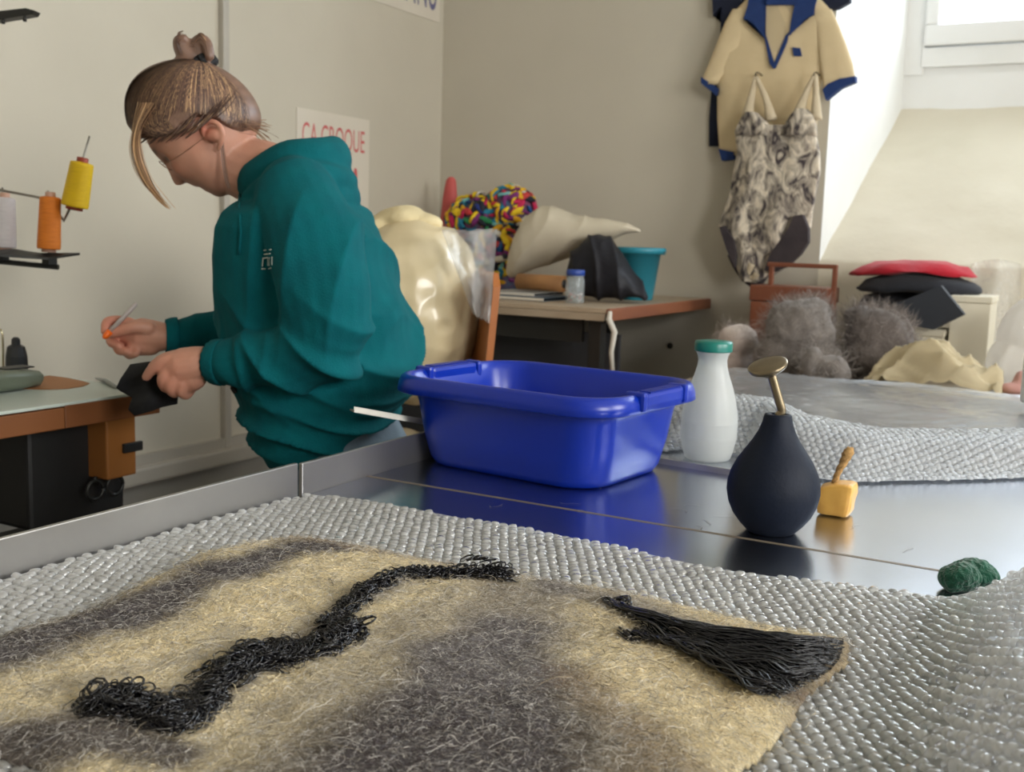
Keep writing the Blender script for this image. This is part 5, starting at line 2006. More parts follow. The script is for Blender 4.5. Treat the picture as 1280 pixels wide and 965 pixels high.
# felted bodysuit hanging in front
m_suit = mat('mottled_felt', srgb(58, 50, 54), 0.95, c2=srgb(216, 204, 184), scale=19, amount=0.55, bump=1.0, bscale=45, stretch=(1.3, 1, 0.8), detail=6, sheen=0.2, distort=1.6)
m_suitd = mat('dark_felt_patch', srgb(46, 40, 44), 0.95, c2=srgb(70, 62, 64), scale=14, bump=0.8, bscale=50)
YS = YG - 0.075
su = thing('felt_bodysuit', 'mottled cream and black felted bodysuit hanging over the polo shirt', 'bodysuit', ony(950, 355, YS))
bm = bmesh.new()
flat_loft(bm, [(157, 925, 1016), (165, 921, 1020), (190, 921, 1024), (215, 917, 1026), (240, 911, 1021), (262, 904, 1016), (282, 899, 1012), (300, 905, 1008), (318, 912, 1000), (334, 917, 985), (346, 924, 962), (352, 930, 950)], YS, 0.07, 40, 0.02, 12)
me = None
o = bm_obj('body', bm, m_suit, su, True)
for pts_ in ([(1003, 268), (1010, 285), (1010, 303), (1000, 318), (985, 332), (968, 340), (955, 338), (962, 318), (975, 300), (985, 285), (992, 270)], [(899, 284), (905, 282), (917, 300), (920, 320), (918, 334), (908, 312)]):
    bm = bmesh.new()
    prism(bm, [ony(px, py, YS - 0.040) for px, py in pts_], (0, 0.03, 0))
    bm_obj('dark_patch', bm, m_suitd, su)
for rws in ([(170, 921, 968), (158, 922, 964), (148, 926, 955), (141, 931, 947)], [(170, 976, 1022), (156, 982, 1021), (145, 989, 1019), (137, 996, 1010)]):
    bm = bmesh.new()
    flat_loft(bm, rws, YS - 0.012, 0.06, 24, 0.01, 33)
    bm_obj('cup', bm, m_suit, su, True)
m_strap = mat('pale_felt', srgb(206, 192, 164), 0.95, c2=srgb(184, 168, 142), scale=20, bump=0.6, bscale=80)
for p4 in ([(944, 96), (940, 118), (934, 145)], [(945, 96), (958, 125), (964, 150)], [(1018, 94), (1006, 120), (998, 142)], [(1019, 94), (1020, 120), (1020, 150)]):
    bm = bmesh.new()
    tube(bm, smooth_path([ony(px, py, YS - 0.01) for px, py in p4], 5), lerp_list([0.007, 0.011, 0.02], 11), 10)
    bm_obj('strap', bm, m_strap, su, True)
bm = bmesh.new()
tube(bm, smooth_path([ony(px, py, YS - 0.01) for px, py in ((912, 318), (922, 338), (934, 352), (944, 357), (952, 352), (960, 340))], 5), 0.009, 8)
bm_obj('leg_edge', bm, m_suitd, su, True)
bm = bmesh.new()
tube(bm, smooth_path([ony(px, py, YS - 0.03) for px, py in ((940, 330), (936, 340), (940, 350), (946, 342))], 5), 0.011, 8)
bm_obj('leg_lining', bm, m_strap, su, True)
for px in (945, 1018):
    p_ = ony(px, 95, YS - 0.01)
    bm = bmesh.new()
    tube(bm, smooth_path([p_ + Vector((0, 0, -0.006)), p_ + Vector((0, -0.006, 0.006)), p_ + Vector((0, 0.02, 0.014)), Vector((p_.x, YG - 0.012, p_.z + 0.012))], 4), 0.0022, 6)
    bm_obj('hook', bm, m_dark, su, True)

# ================================================================== THE WOMAN AT THE SEWING TABLE
DP = 1.92                                   # horizontal distance of her body's middle
B = lambda px, py, lat=0.0: V(px, py, DP - lat)
lat_v = -FH                                 # towards the camera: her left
prof_v = Vector((R0.x, R0.y, 0)).normalized()   # towards the picture's right: her back
foot = B(415, 560); foot.z = 0
woman = thing('person', 'person in teal hoodie and jeans leaning over the sewing table', 'person', foot)
SK = DP/FPX                                 # metres per pixel at her middle

# ---- head
HC = (247.0, 165.0)
prof_face = [(180, 130, 178, 130), (183, 160, 184, 160), (186, 178, 187, 178), (192, 190, 193, 189), (198, 197, 200, 196), (205, 203, 206, 203), (209, 208, 211, 207), (213, 217, 216, 212), (216.5, 226, 222, 217), (220, 231, 227, 222),
             (227, 229.5, 232, 224), (232, 226, 236, 227), (239, 229, 242, 229), (245, 231.5, 248, 232), (250, 230.5, 252, 232.5), (254, 234, 256, 234.5), (259, 238, 260, 236), (262, 237.5, 263, 237.5), (267, 241.5, 268, 240),
             (273, 243, 273, 242.5), (281, 240.5, 281, 240.5), (291, 234, 291, 234), (302, 214, 302, 214), (312, 190, 312, 190), (318, 165, 318, 165), (318, 140, 318, 140), (308, 115, 308, 115), (285, 96, 285, 96), (255, 86, 255, 86), (225, 88, 225, 88), (197, 103, 197, 103), (184, 120, 184, 120)]


def polar(pts, ix):
    th = np.array([math.atan2(p_[ix + 1] - HC[1], p_[ix] - HC[0]) for p_ in pts])
    r = np.array([math.hypot(p_[ix + 1] - HC[1], p_[ix] - HC[0]) for p_ in pts])
    o_ = np.argsort(th)
    th, r = th[o_], r[o_]
    return np.concatenate([th - 2*PI, th, th + 2*PI]), np.concatenate([r, r, r])


ta, ra_ = polar(prof_face, 0)
tb_, rb_ = polar(prof_face, 2)
hair_out = [(168, 172), (162, 150), (161, 128), (168, 110), (182, 95), (203, 85), (232, 79), (258, 82), (285, 93), (306, 110), (320, 130), (325, 150), (318, 166), (300, 172), (270, 175), (230, 178), (195, 178)]
th_, rh_ = polar([(a, b) for a, b in hair_out], 0)


def smooth_r(t, T, R, w=0.12):
    return sum(np.interp(t + d, T, R)*k for d, k in ((-w, 0.25), (0, 0.5), (w, 0.25)))


def head_pt(theta, phi, hair=False, off=0.0):
    """theta: angle in the side view, phi: towards her left"""
    c, s = math.cos(phi), math.sin(phi)
    if hair:
        W = 0.0885
        r = float(smooth_r(theta, th_, rh_, 0.15))*SK + off
    else:
        W = 0.0735
        lat = W*s
        rf, rs = float(np.interp(theta, ta, ra_)), float(smooth_r(theta, tb_, rb_, 0.10))
        r = (rs + (rf - rs)*math.exp(-(lat/0.014)**2))*SK
    cc = max(c, 0)**0.82
    x = math.cos(theta)*r*cc
    y = math.sin(theta)*r*cc
    base = B(*HC)
    return base + prof_v*x - Vector((0, 0, 1))*y + lat_v*(W + off)*s


def head_mesh(hair):
    NT, NP = (150, 56) if not hair else (110, 48)
    bm = bmesh.new()
    rows = []
    for j in range(NP + 1):
        phi = -PI/2 + PI*j/NP
        rows.append([head_pt(2*PI*i/NT, phi*0.998, hair) for i in range(NT)])
    return rows, NT, NP


body = bmesh.new()
rows, NT, NP = head_mesh(False)
base = B(*HC)
for j, r_ in enumerate(rows):               # eye sockets, cheekbones
    for i, p_ in enumerate(r_):
        q_ = p_ - base
        x, y, l = q_.dot(prof_v)/SK, -q_.z/SK, q_.dot(lat_v)
        for sg in (1, -1):
            d2 = ((x + 33)/9)**2 + ((y - 38)/9)**2 + ((l - sg*0.034)/0.016)**2
            p_ -= (q_.normalized())*0.0075*math.exp(-d2)
            d3 = ((x + 17)/12)**2 + ((y - 50)/10)**2 + ((l - sg*0.045)/0.02)**2
            p_ += (q_.normalized())*0.003*math.exp(-d3)
loft(body, rows)
# ears
for sg in (1, -1):
    ec = B(267, 169, sg*0.072)
    ev = (prof_v*0.45 - Vector((0, 0, 1))*0.9).normalized()
    eu = ev.cross(lat_v).normalized()
    pts = [ec + prof_v*SK*dx - Vector((0, 0, 1))*SK*dy + lat_v*sg*l for dx, dy, l in ((6, 16, 0.004), (11, 8, 0.010), (13, -2, 0.013), (9, -11, 0.014), (0, -15, 0.012), (-9, -12, 0.008), (-12, -4, 0.004), (-9, 5, 0.002))]
    limb(body, pts, [0.004, 0.0045, 0.005, 0.005, 0.005, 0.0045, 0.004, 0.003], 8, 3)
    limb(body, [ec + lat_v*sg*0.002, ec + prof_v*SK*5 + lat_v*sg*0.006], [0.013, 0.012], 10, 3)
# neck, trunk, legs under the clothes
limb(body, [B(270, 190), B(300, 208), B(335, 222), B(360, 250)], [0.052, 0.054, 0.062, 0.08], 18)
limb(body, [B(360, 260), B(385, 340), B(405, 430), B(415, 520)], [0.085, 0.10, 0.10, 0.09], 18)
for sg in (1, -1):
    hip = B(415, 570, sg*0.080)
    kn = Vector((hip.x, hip.y, 0.50)) - prof_v*0.03
    an = Vector((hip.x, hip.y, 0.09)) + prof_v*0.02
    limb(body, [hip, kn, an], [0.06, 0.045, 0.032], 14)

# ---- arms and hands
nw = B(262, 452, 0.155); nk = B(212, 458, 0.155)
limb(body, [B(385, 268, 0.14), B(408, 415, 0.195), B(330, 448, 0.185), nw], [0.04, 0.036, 0.030, 0.024], 14)
limb(body, [B(385, 268, -0.14), B(383, 390, -0.19), B(290, 417, -0.15), B(205, 421, -0.09)], [0.04, 0.036, 0.030, 0.025], 14)


def H(px, py, lat):
    return B(px, py, lat)


# near (left) hand: back of the hand to the camera, fingers closed on the cloth
limb(body, [nw, H(245, 455, .158), H(228, 458, .158), H(216, 460, .155)], [0.026, 0.030, 0.031, 0.026], 16)
limb(body, [H(240, 470, .155), H(228, 475, .155)], [0.026, 0.025], 14)
limb(body, [H(216, 448, .168), H(202, 453, .170), H(191, 461, .166), H(183, 471, .158)], [0.0115, 0.0105, 0.0095, 0.0078], 12)       # index
limb(body, [H(214, 462, .172), H(204, 473, .172), H(207, 484, .160), H(216, 484, .146)], [0.0115, 0.0105, 0.0095, 0.008], 12)
limb(body, [H(219, 472, .174), H(213, 484, .172), H(218, 491, .158), H(226, 488, .146)], [0.011, 0.010, 0.009, 0.008], 12)
limb(body, [H(229, 480, .172), H(227, 490, .168), H(233, 494, .154), H(239, 488, .146)], [0.010, 0.009, 0.008, 0.0075], 12)
limb(body, [H(238, 446, .140), H(219, 446, .132), H(203, 450, .134), H(191, 458, .140)], [0.0135, 0.012, 0.0105, 0.0085], 12)       # thumb
# far (right) hand: palm side to the camera, pen between thumb and index
limb(body, [H(208, 421, -.09), H(190, 420, -.09), H(174, 418, -.088), H(162, 416, -.086)], [0.026, 0.031, 0.032, 0.024], 16)
limb(body, [H(188, 430, -.085), H(172, 431, -.08)], [0.022, 0.021], 14)
limb(body, [H(162, 404, -.092), H(146, 401, -.085), H(134, 403, -.070), H(131, 414, -.058)], [0.0115, 0.0105, 0.0095, 0.0078], 12)    # index
limb(body, [H(158, 414, -.098), H(143, 417, -.090), H(139, 427, -.070), H(148, 432, -.056)], [0.0115, 0.0105, 0.0095, 0.008], 12)
limb(body, [H(162, 426, -.098), H(149, 430, -.088), H(149, 438, -.068), H(158, 439, -.056)], [0.011, 0.010, 0.009, 0.008], 12)
limb(body, [H(170, 434, -.095), H(160, 440, -.085), H(162, 444, -.068), H(170, 442, -.058)], [0.010, 0.009, 0.008, 0.0075], 12)
limb(body, [H(186, 410, -.066), H(168, 409, -.054), H(152, 413, -.050), H(138, 417, -.050)], [0.0135, 0.012, 0.0105, 0.0085], 12)      # thumb
me = remesh(body, 0.0026, 3, 0.5)
co = get_co(me)
q_ = co - np.array(base)
x, y, l = q_ @ np.array(prof_v)/SK, -q_[:, 2]/SK, q_ @ np.array(lat_v)
skin = np.tile(np.array(srgb(186, 136, 114)), (len(co), 1))


def dab(cx, cy, cl, sx, sy, sl, colr, k):
    global skin
    w = k*np.exp(-(((x - cx)/sx)**2 + ((y - cy)/sy)**2 + ((np.abs(l) - cl)/sl)**2))
    skin = skin*(1 - w[:, None]) + np.array(colr)[None]*w[:, None]


dab(6, 65.5, 0.0, 5, 4, 0.02, srgb(168, 96, 88), 0.8)                   # lips
dab(-46, 27, 0.030, 6, 5, 0.024, srgb(74, 50, 40), 0.95)                # eyebrows
dab(-36, 37, 0.036, 7, 3.5, 0.018, srgb(48, 32, 28), 0.95)                # lowered lashes
dab(20, 4, 0.085, 16, 18, 0.012, srgb(206, 112, 92), 0.8)               # ears
dab(-20, 52, 0.045, 14, 12, 0.03, srgb(200, 128, 104), 0.6)
for cpt_ in (B(215, 470, .16), B(150, 425, -.07), B(135, 410, -.06)):
    dd_ = np.linalg.norm(co - np.array(cpt_), axis=1)
    w = 0.5*np.exp(-(dd_/0.04)**2)
    skin = skin*(1 - w[:, None]) + np.array(srgb(206, 130, 108))[None]*w[:, None]
set_col(me, skin)
m_skin = mat('skin', (0.94, 0.94, 0.94), 0.5, c2=(1.04, 1.03, 1.02), scale=60, attr='tint', bump=0.08, bscale=300, sss=0.15)
put('body', me, m_skin, woman, True)

# ---- hair
m_hair = mat('brown_hair', (0.85, 0.85, 0.85), 0.45, c2=(1.15, 1.12, 1.1), scale=50, attr='tint', spec=0.6)
C_H = [np.array(srgb(*c)) for c in ((88, 66, 58), (112, 86, 72), (146, 114, 88), (182, 148, 110), (66, 48, 46))]


def hair_bound(px):                          # lower edge of the hair in the side view
    return np.interp(px, [150, 175, 200, 235, 252, 262, 285, 300, 316, 330], [180, 180, 179, 172, 158, 150, 152, 163, 172, 172])


def hair_mask(p_):
    q = p_ - base
    px, py = q.dot(prof_v)/SK + HC[0], -q.z/SK + HC[1]
    front = px < 210
    lim = hair_bound(px)
    return py < lim


NT, NP = 220, 110
bm = bmesh.new()
rows = []
for j in range(NP + 1):
    phi = (-PI/2 + PI*j/NP)*0.998
    r_ = []
    for i in range(NT):
        t = 2*PI*i/NT
        p_ = head_pt(t, phi, True)
        if not hair_mask(p_):
            p_ = base + (head_pt(t, phi, False) - base)*0.93
        r_.append(p_)
    rows.append(r_)
loft(bm, rows)
# bun: folded loops of hair
bunc = B(243, 66)
for (pts_, rr) in (([(252, 82), (238, 74), (228, 62), (224, 51), (231, 48)], [.014, .018, .015, .011, .007]), ([(255, 80), (248, 66), (246, 54), (252, 49), (259, 56), (262, 70)], [.012, .013, .011, .010, .010, .009]),
                   ([(254, 82), (243, 68), (240, 58), (246, 54)], [.014, .013, .011, .008])):
    limb(bm, [B(a, b, 0.004*k) for k, (a, b) in enumerate(pts_)], rr, 12, 4)
me = remesh(bm, 0.0035, 4)
co = get_co(me)
ang_ = np.arctan2(co[:, 2] - base.z, (co - np.array(base)) @ np.array(prof_v))
set_col(me, C_H[1][None]*(1.1 + 0.12*np.sin(ang_*31 + sines(co, 40, 91, 2)*3))[:, None])
put('hair', me, m_hair, woman, True)
hair_ob = woman.children[-1]
g = np.random.default_rng(17)
bun_t, bun_p = math.atan2(84 - HC[1], 252 - HC[0]), 0.0
bdir = Vector((math.cos(bun_t), math.sin(bun_t), 0))
paths, cols_ = [], []
n_ok = 0
while n_ok < 3200:
    # root on the hairline, tip at the bun
    t = g.uniform(0, 2*PI)
    ph = g.uniform(0.40, 1.45)
    c_, s_ = math.cos(ph), math.sin(ph)
    rdir = Vector((math.cos(t)*c_, math.sin(t)*c_, s_))
    end = 0.97
    pts = []
    start = 0.0
    okc = True
    off = g.uniform(0.0001, 0.0007)
    jit = g.normal()*0.08
    for k in range(14):
        f = k/13*end
        d = rdir.lerp(bdir, f)
        d.z += jit*math.sin(f*PI)
        d.z = max(d.z, 0.42*(1 - f**3))
        if d.length < 0.15:
            okc = False
            break
        d.normalize()
        tt = math.atan2(d.y, d.x)
        pp = math.asin(max(-0.995, min(0.995, d.z)))
        p_ = head_pt(tt, pp, True, off)
        pts.append(p_)
    if not okc or not hair_mask(pts[0]) or not all(hair_mask(p_) for p_ in pts[:8]):
        continue
    q0 = pts[0] - base
    x0, y0 = q0.dot(prof_v)/SK, -q0.z/SK
    if g.random() < 0.5 and y0 < -30:
        continue
    paths.append(pts)
    fr = x0 < -20
    pr_ = [0.40, 0.32, 0.14, 0.04, 0.10] if not fr else [0.36, 0.30, 0.18, 0.06, 0.10]
    band = math.sin(t*9 + ph*5)
    ci = int(g.choice(5, p=pr_))
    if band > 0.93 and g.random() < 0.6:
        ci = 3
    cols_.append(C_H[ci]*g.uniform(0.85, 1.3))
    n_ok += 1
o = put('hair_strands', ribbons(np.array([[tuple(p_) for p_ in s_] for s_ in paths]), g.uniform(0.0006, 0.0015, len(paths)), np.array(cols_), np.array([[[0, 0, 0]]]) + np.array([np.array([tuple((p_ - base).normalized()) for p_ in s_]) for s_ in paths])), m_hair, hair_ob)
o['kind'] = 'stuff'
# fix ribbons: flat along the scalp is enough; loose locks in front and at the nape
paths, cols_ = [], []
def resample(pts, fl, n=21):
    P = np.array([tuple(p_) for p_ in pts])
    x_ = np.linspace(0, 1, len(P)); t_ = np.linspace(0, fl, n)
    return [Vector((np.interp(a, x_, P[:, 0]), np.interp(a, x_, P[:, 1]), np.interp(a, x_, P[:, 2]))) for a in t_]


for k in range(110):
    o1, o2 = g.normal()*3.4, g.normal()*1.6
    la = 0.050 + g.normal()*0.010
    key = [(186 + o1*1.5, 128, 0.0), (172 + o1*0.7, 160, 0.5), (170 + o1*0.9, 190, 1.0), (181 + o1*0.9, 222, 1.0), (197 + o1*0.6 + o2, 245, 1.0), (214 + o1*0.3 + o2, 262, 1.0)]
    paths.append(resample(smooth_path([B(a, b, la + 0.025*(1 - w)) for a, b, w in key], 4), g.uniform(0.62, 1.0)))
    cols_.append(np.minimum((C_H[3] if g.random() < 0.6 else C_H[2])*g.uniform(0.9, 1.45), 0.75))
for k in range(46):                              # wisps at the nape
    dx, dy, cv = g.normal()*4, g.normal()*4, g.normal()*5
    key = [(298 + dx, 156 + dy), (310 + dx, 158 + dy), (321 + dx, 161 + dy + cv*.3), (330 + dx*1.5, 166 + dy*1.4 + cv*.8), (337 + dx*1.8, 172 + dy*1.7 + cv)]
    la = g.uniform(-0.03, 0.06)
    paths.append(resample(smooth_path([B(a, b, la) for a, b in key], 5), g.uniform(0.6, 1.0))); cols_.append(C_H[2]*g.uniform(0.8, 1.2))
for (pts_, rr) in (([(252, 82), (238, 74), (228, 62), (224, 51), (231, 48)], .0165), ([(255, 80), (248, 66), (246, 54), (252, 49), (259, 56), (262, 70)], .012), ([(254, 82), (243, 68), (240, 58), (246, 54)], .0125)):
    for k in range(60):                          # strands wrapped over the bun
        th0, tw = g.random()*6.28, g.normal()*1.0
        bp_ = resample(smooth_path([B(a, b, 0.004*i_) for i_, (a, b) in enumerate(pts_)], 5), g.uniform(0.8, 1.0))
        paths.append([p_ + (lat_v*math.cos(th0 + tw*i_/20) + Vector((0, 0, 1))*math.sin(th0 + tw*i_/20))*rr*(1.06 - 0.3*i_/20) for i_, p_ in enumerate(bp_)])
        cols_.append(C_H[int(g.choice(4, p=[.3, .35, .25, .1]))]*g.uniform(0.8, 1.2))
for k in range(170):                             # short hairs along the temple and over the ear
    x0 = g.uniform(172, 268)
    y0 = float(hair_bound(x0)) + g.uniform(-9, 1)
    Lh = g.uniform(14, 34)
    la = 0.083 - 0.028*float(sstep(215, 175, x0)) - 0.02*float(sstep(190, 165, x0)) + g.uniform(0, 0.004)
    key = [(x0, y0, la - 0.004), (x0 + Lh*0.35, y0 - Lh*0.28, la + 0.003), (x0 + Lh*0.7, y0 - Lh*0.62, la + 0.004), (x0 + Lh, y0 - Lh*1.05, la + 0.002)]
    paths.append(resample(smooth_path([B(a, b, l_) for a, b, l_ in key], 6), 1.0)); cols_.append(C_H[int(g.choice(5, p=[.4, .25, .1, .05, .2]))]*g.uniform(0.8, 1.1))
for k in range(10):
    o1 = g.normal()*1.0
    key = [(276 + o1, 156), (277 + o1, 172), (279 + o1, 190), (281 + o1, 208), (284 + o1, 226), (287 + o1, 236)]
    paths.append(resample(smooth_path([B(a, b, 0.076) for a, b in key], 4), 1.0)); cols_.append(C_H[1]*g.uniform(0.8, 1.1))
o = put('loose_locks', ribbons(np.array([[tuple(p_) for p_ in s_] for s_ in paths]), 0.0011, np.array(cols_)), m_hair, hair_ob)
o['kind'] = 'stuff'
bm = bmesh.new()
ctr_ = B(255, 80)
axd = (B(243, 66) - B(262, 92)).normalized()
a_ = lat_v - axd*lat_v.dot(axd); a_.normalize(); b_ = axd.cross(a_)
for k in range(3):
    tube(bm, [ctr_ + axd*(0.006*(k - 1)) + (a_*math.cos(t) + b_*math.sin(t))*(0.0165 + 0.002*math.sin(5*t + k)) for t in np.linspace(0, 2*PI, 26)], 0.0075, 8)
bm_obj('hair_tie', bm, mat('black_band', (0.008, 0.008, 0.009), 0.8), woman, True)

# ---- glasses
bm = bmesh.new()
for sg in (1, -1):
    c_ = B(207, 207, sg*0.029)
    fd = (-prof_v*0.60 - Vector((0, 0, 1))*0.80).normalized()
    uu = fd.cross(lat_v).normalized()
    tube(bm, [c_ + lat_v*0.018*math.cos(t) + uu*0.012*math.sin(t) for t in np.linspace(0, 2*PI, 24)], 0.0007, 6)
    tube(bm, smooth_path([c_ + lat_v*sg*0.018, B(222, 196, sg*0.066), B(250, 176, sg*0.076), B(266, 163, sg*0.079)], 5), 0.0005, 6)
tube(bm, [B(206, 209, -0.010), B(205, 207, 0), B(206, 209, 0.010)], 0.0009, 6)
bm_obj('glasses', bm, mat('glasses_metal', srgb(150, 120, 96), 0.3, metal=0.9), woman, True)

# ---- hoodie
hood = bmesh.new()
rows_t = [(232, 338, 410, .080), (246, 318, 432, .120), (256, 300, 446, .160), (268, 287, 459, .190), (285, 277, 472, .198), (320, 272, 486, .196), (360, 273, 501, .192), (400, 279, 514, .190), (440, 290, 524, .192), (475, 299, 521, .192), (505, 307, 505, .186), (530, 316, 484, .176), (548, 328, 462, .168), (556, 336, 440, .155)]
rings = []
for (py, xa_, xb_, hw) in rows_t:
    a, b = B(xa_, py), B(xb_, py)
    sh = (py - 400)/400*0
    rings.append(ring((a + b)/2, (b - a)/2, lat_v*hw, 36, 0.9))
loft(hood, rings)
# sleeves
limb(hood, [B(372, 250, .135), B(392, 300, .175), B(405, 360, .195), B(410, 415, .205), B(408, 434, .205)], [0.072, 0.079, 0.077, 0.07, 0.062], 20)
limb(hood, [B(408, 434, .205), B(370, 444, .200), B(330, 448, .185), B(292, 452, .168), B(276, 453, .160)], [0.062, 0.058, 0.050, 0.042, 0.034], 20)
limb(hood, [B(372, 250, -.135), B(388, 310, -.18), B(380, 390, -.195), B(345, 415, -.18)], [0.07, 0.074, 0.066, 0.056], 18)
limb(hood, [B(345, 412, -.18), B(300, 416, -.155), B(250, 419, -.12), B(222, 421, -.10)], [0.056, 0.05, 0.041, 0.032], 18)
# hood lying round the neck
hr = []
NH = 44
for i in range(NH):
    t = 2*PI*i/NH                       # 0 = back, pi = front
    ct, st_ = math.cos(t), math.sin(t)
    px = 366 + 50*ct - 6*max(0, -ct)
    py = 202 - 3*ct + 25*max(0, -ct)**1.4
    lt = 0.100*st_
    rad_ = 0.030 + 0.004*max(0, ct) - 0.005*max(0, -ct)
    hr.append((B(px, py, lt), rad_))
rg = []
for i in range(NH):
    p0, p1 = hr[i - 1][0], hr[(i + 1) % NH][0]
    d = (p1 - p0).normalized()
    upv = Vector((0, 0, 1)) - d*d.z
    upv.normalize()
    rg.append(ring(hr[i][0], upv*hr[i][1]*1.25, d.cross(upv)*hr[i][1], 16))
vsr = [[hood.verts.new(p_) for p_ in r_] for r_ in rg]
for i in range(NH):
    a, b = vsr[i], vsr[(i + 1) % NH]
    for k in range(16):
        hood.faces.new((a[k], a[(k + 1) % 16], b[(k + 1) % 16], b[k]))
limb(hood, [B(405, 222, -0.07), B(417, 226, 0), B(405, 222, 0.07)], [0.03, 0.036, 0.03], 16)
limb(hood, [B(412, 243, -0.08), B(426, 246, 0), B(412, 243, 0.08)], [0.03, 0.034, 0.03], 16)
limb(hood, [B(312, 246, .088), B(335, 233, .118), B(372, 222, .132), B(402, 219, .108), B(423, 224, .06), B(430, 228, 0), B(423, 224, -.06), B(402, 219, -.108), B(372, 222, -.132), B(335, 233, -.118), B(312, 246, -.088)], [.014, .020, .024, .025, .024, .024, .024, .025, .024, .020, .014], 14)
me = remesh(hood, 0.0042, 2)
# folds: sleeves pulled down from the shoulder, bunching at elbow and hem
co, no = get_co(me), get_no(me)
q_ = co - np.array(B(400, 400))
X_, Y_, L_ = q_ @ np.array(prof_v), -q_[:, 2], q_ @ np.array(lat_v)
wob = sines(co, 9, 5, 2)
wb2 = sines(co, 16, 15, 2)


def crease(a):                                                     # rounded ridges with tight valleys
    return 1.5*(1 - np.abs(np.sin(a*0.5)))**1.6 - 0.35


f1 = crease((X_*0.95 + Y_*0.22)*78 + wob*3.2)                      # long folds running down from the shoulder
f2 = crease((X_*0.55 - Y_*0.75)*84 + wob*3.6 + L_*22)              # diagonal pulls at elbow and belly
f3 = crease((Y_ - X_*0.18)*135 + wb2*3.0)                          # bunching at hem and forearm
wy = Y_/SK + 400
wx = X_/SK + 400
w1 = np.exp(-((wy - 310)/85)**2)*0.0085
w2 = np.exp(-((wy - 435)/55)**2)*0.0090
w3 = np.exp(-((wy - 528)/34)**2)*0.0095
f4 = crease((X_*1.0 - Y_*0.15)*120 + wb2*2.5)
w4 = np.exp(-((wy - 440)/45)**2)*sstep(400, 340, wx)*0.006
amp_ = 1.5*(w1*f1 + w2*f2 + w3*f3 + w4*f4)*(0.65 + 0.35*sines(co, 12, 25, 1))
amp_ *= sstep(225, 275, wy)
amp_ += 0.0035*sines(co, 22, 6, 2)
for cf in (B(272, 453, .160), B(214, 421, -.096)):
    amp_ *= sstep(0.035, 0.085, np.linalg.norm(co - np.array(cf), axis=1))
set_co(me, co + no*amp_[:, None])
m_hood = mat('teal_fleece', srgb(0, 92, 98), 0.95, c2=srgb(0, 80, 88), scale=25, bump=0.25, bscale=350, spec=0.2)
hoodie = put('hoodie', me, m_hood, woman, True)
# cuffs and hem band in ribbed knit
for pts_, r_ in (([B(280, 453, .162), B(264, 452, .155)], [0.0385, 0.0345]), ([B(222, 421, -.10), B(207, 421, -.092)], [0.0365, 0.0325])):
    bm = bmesh.new()
    P2 = [pts_[0].lerp(pts_[1], k/6) for k in range(7)]
    tube(bm, P2, [r_[0] + (r_[1] - r_[0])*k/6 + 0.0012*math.sin(k*PI/6) for k in range(7)], 36, cap=True)
    for k_, vv in enumerate(bm.verts):               # knitted ribs
        a_c = P2[k_//36]
        vv.co = a_c + (vv.co - a_c)*(1.03 if k_ % 2 else 0.97)
    bm_obj('cuff', bm, m_hood, hoodie, True)
bm = bmesh.new()
rings = []
for (py, xa_, xb_, hw) in ((536, 322, 478, .170), (545, 328, 468, .168), (556, 334, 452, .160), (566, 340, 442, .153)):
    a, b = B(xa_, py + 4), B(xb_, py - 6)
    rings.append(ring((a + b)/2, (b - a)/2, lat_v*hw, 48, 0.9))
loft(bm, rings)
bm_obj('hem_band', bm, m_hood, hoodie, True)
bpy.context.view_layer.update()
from mathutils.bvhtree import BVHTree
me_h = hoodie.data
offv = Vector(wm(hoodie).translation)
tree = BVHTree.FromPolygons([Vector(v_.co) + offv for v_ in me_h.vertices], [tuple(p_.vertices) for p_ in me_h.polygons])


def hit(px, py, lift=0.002):
    v_ = ray(px, py).normalized()
    h_ = tree.ray_cast(CAM, v_)
    return h_[0] - v_*lift if h_[0] else B(px, py, 0.2)


bm = bmesh.new()
tube(bm, [hit(a, b, 0.0015) for a, b in ((300, 243), (299, 256), (300, 272), (301, 290), (300, 306), (299, 318))], 0.0028, 8)
dc = bm_obj('drawstring', bm, m_hood, hoodie, True)
m_print = mat('white_print', srgb(196, 204, 198), 0.8)
bm = bmesh.new()
for seg in ([(330, 313), (339, 312)], [(330, 318), (338, 317)], [(329, 322), (328, 333)], [(329, 323), (335, 322)], [(335, 322), (335, 332)], [(337, 322), (337, 332)], [(340, 321), (340, 331)], [(327, 336), (332, 336)], [(336, 336), (339, 335)]):
    tube(bm, [hit(*seg[0], 0.001), hit(*seg[1], 0.001)], 0.0011, 5)
o = bm_obj('chest_print', bm, m_print, hoodie); o['kind'] = 'stuff'
bm = bmesh.new()
tube(bm, smooth_path([B(288, 478, 0.10), B(291, 484, 0.10), B(295, 491, 0.10)], 4), [0.003]*4 + [0.005]*5, 8)
bm_obj('cord_end', bm, m_blk, hoodie, True)

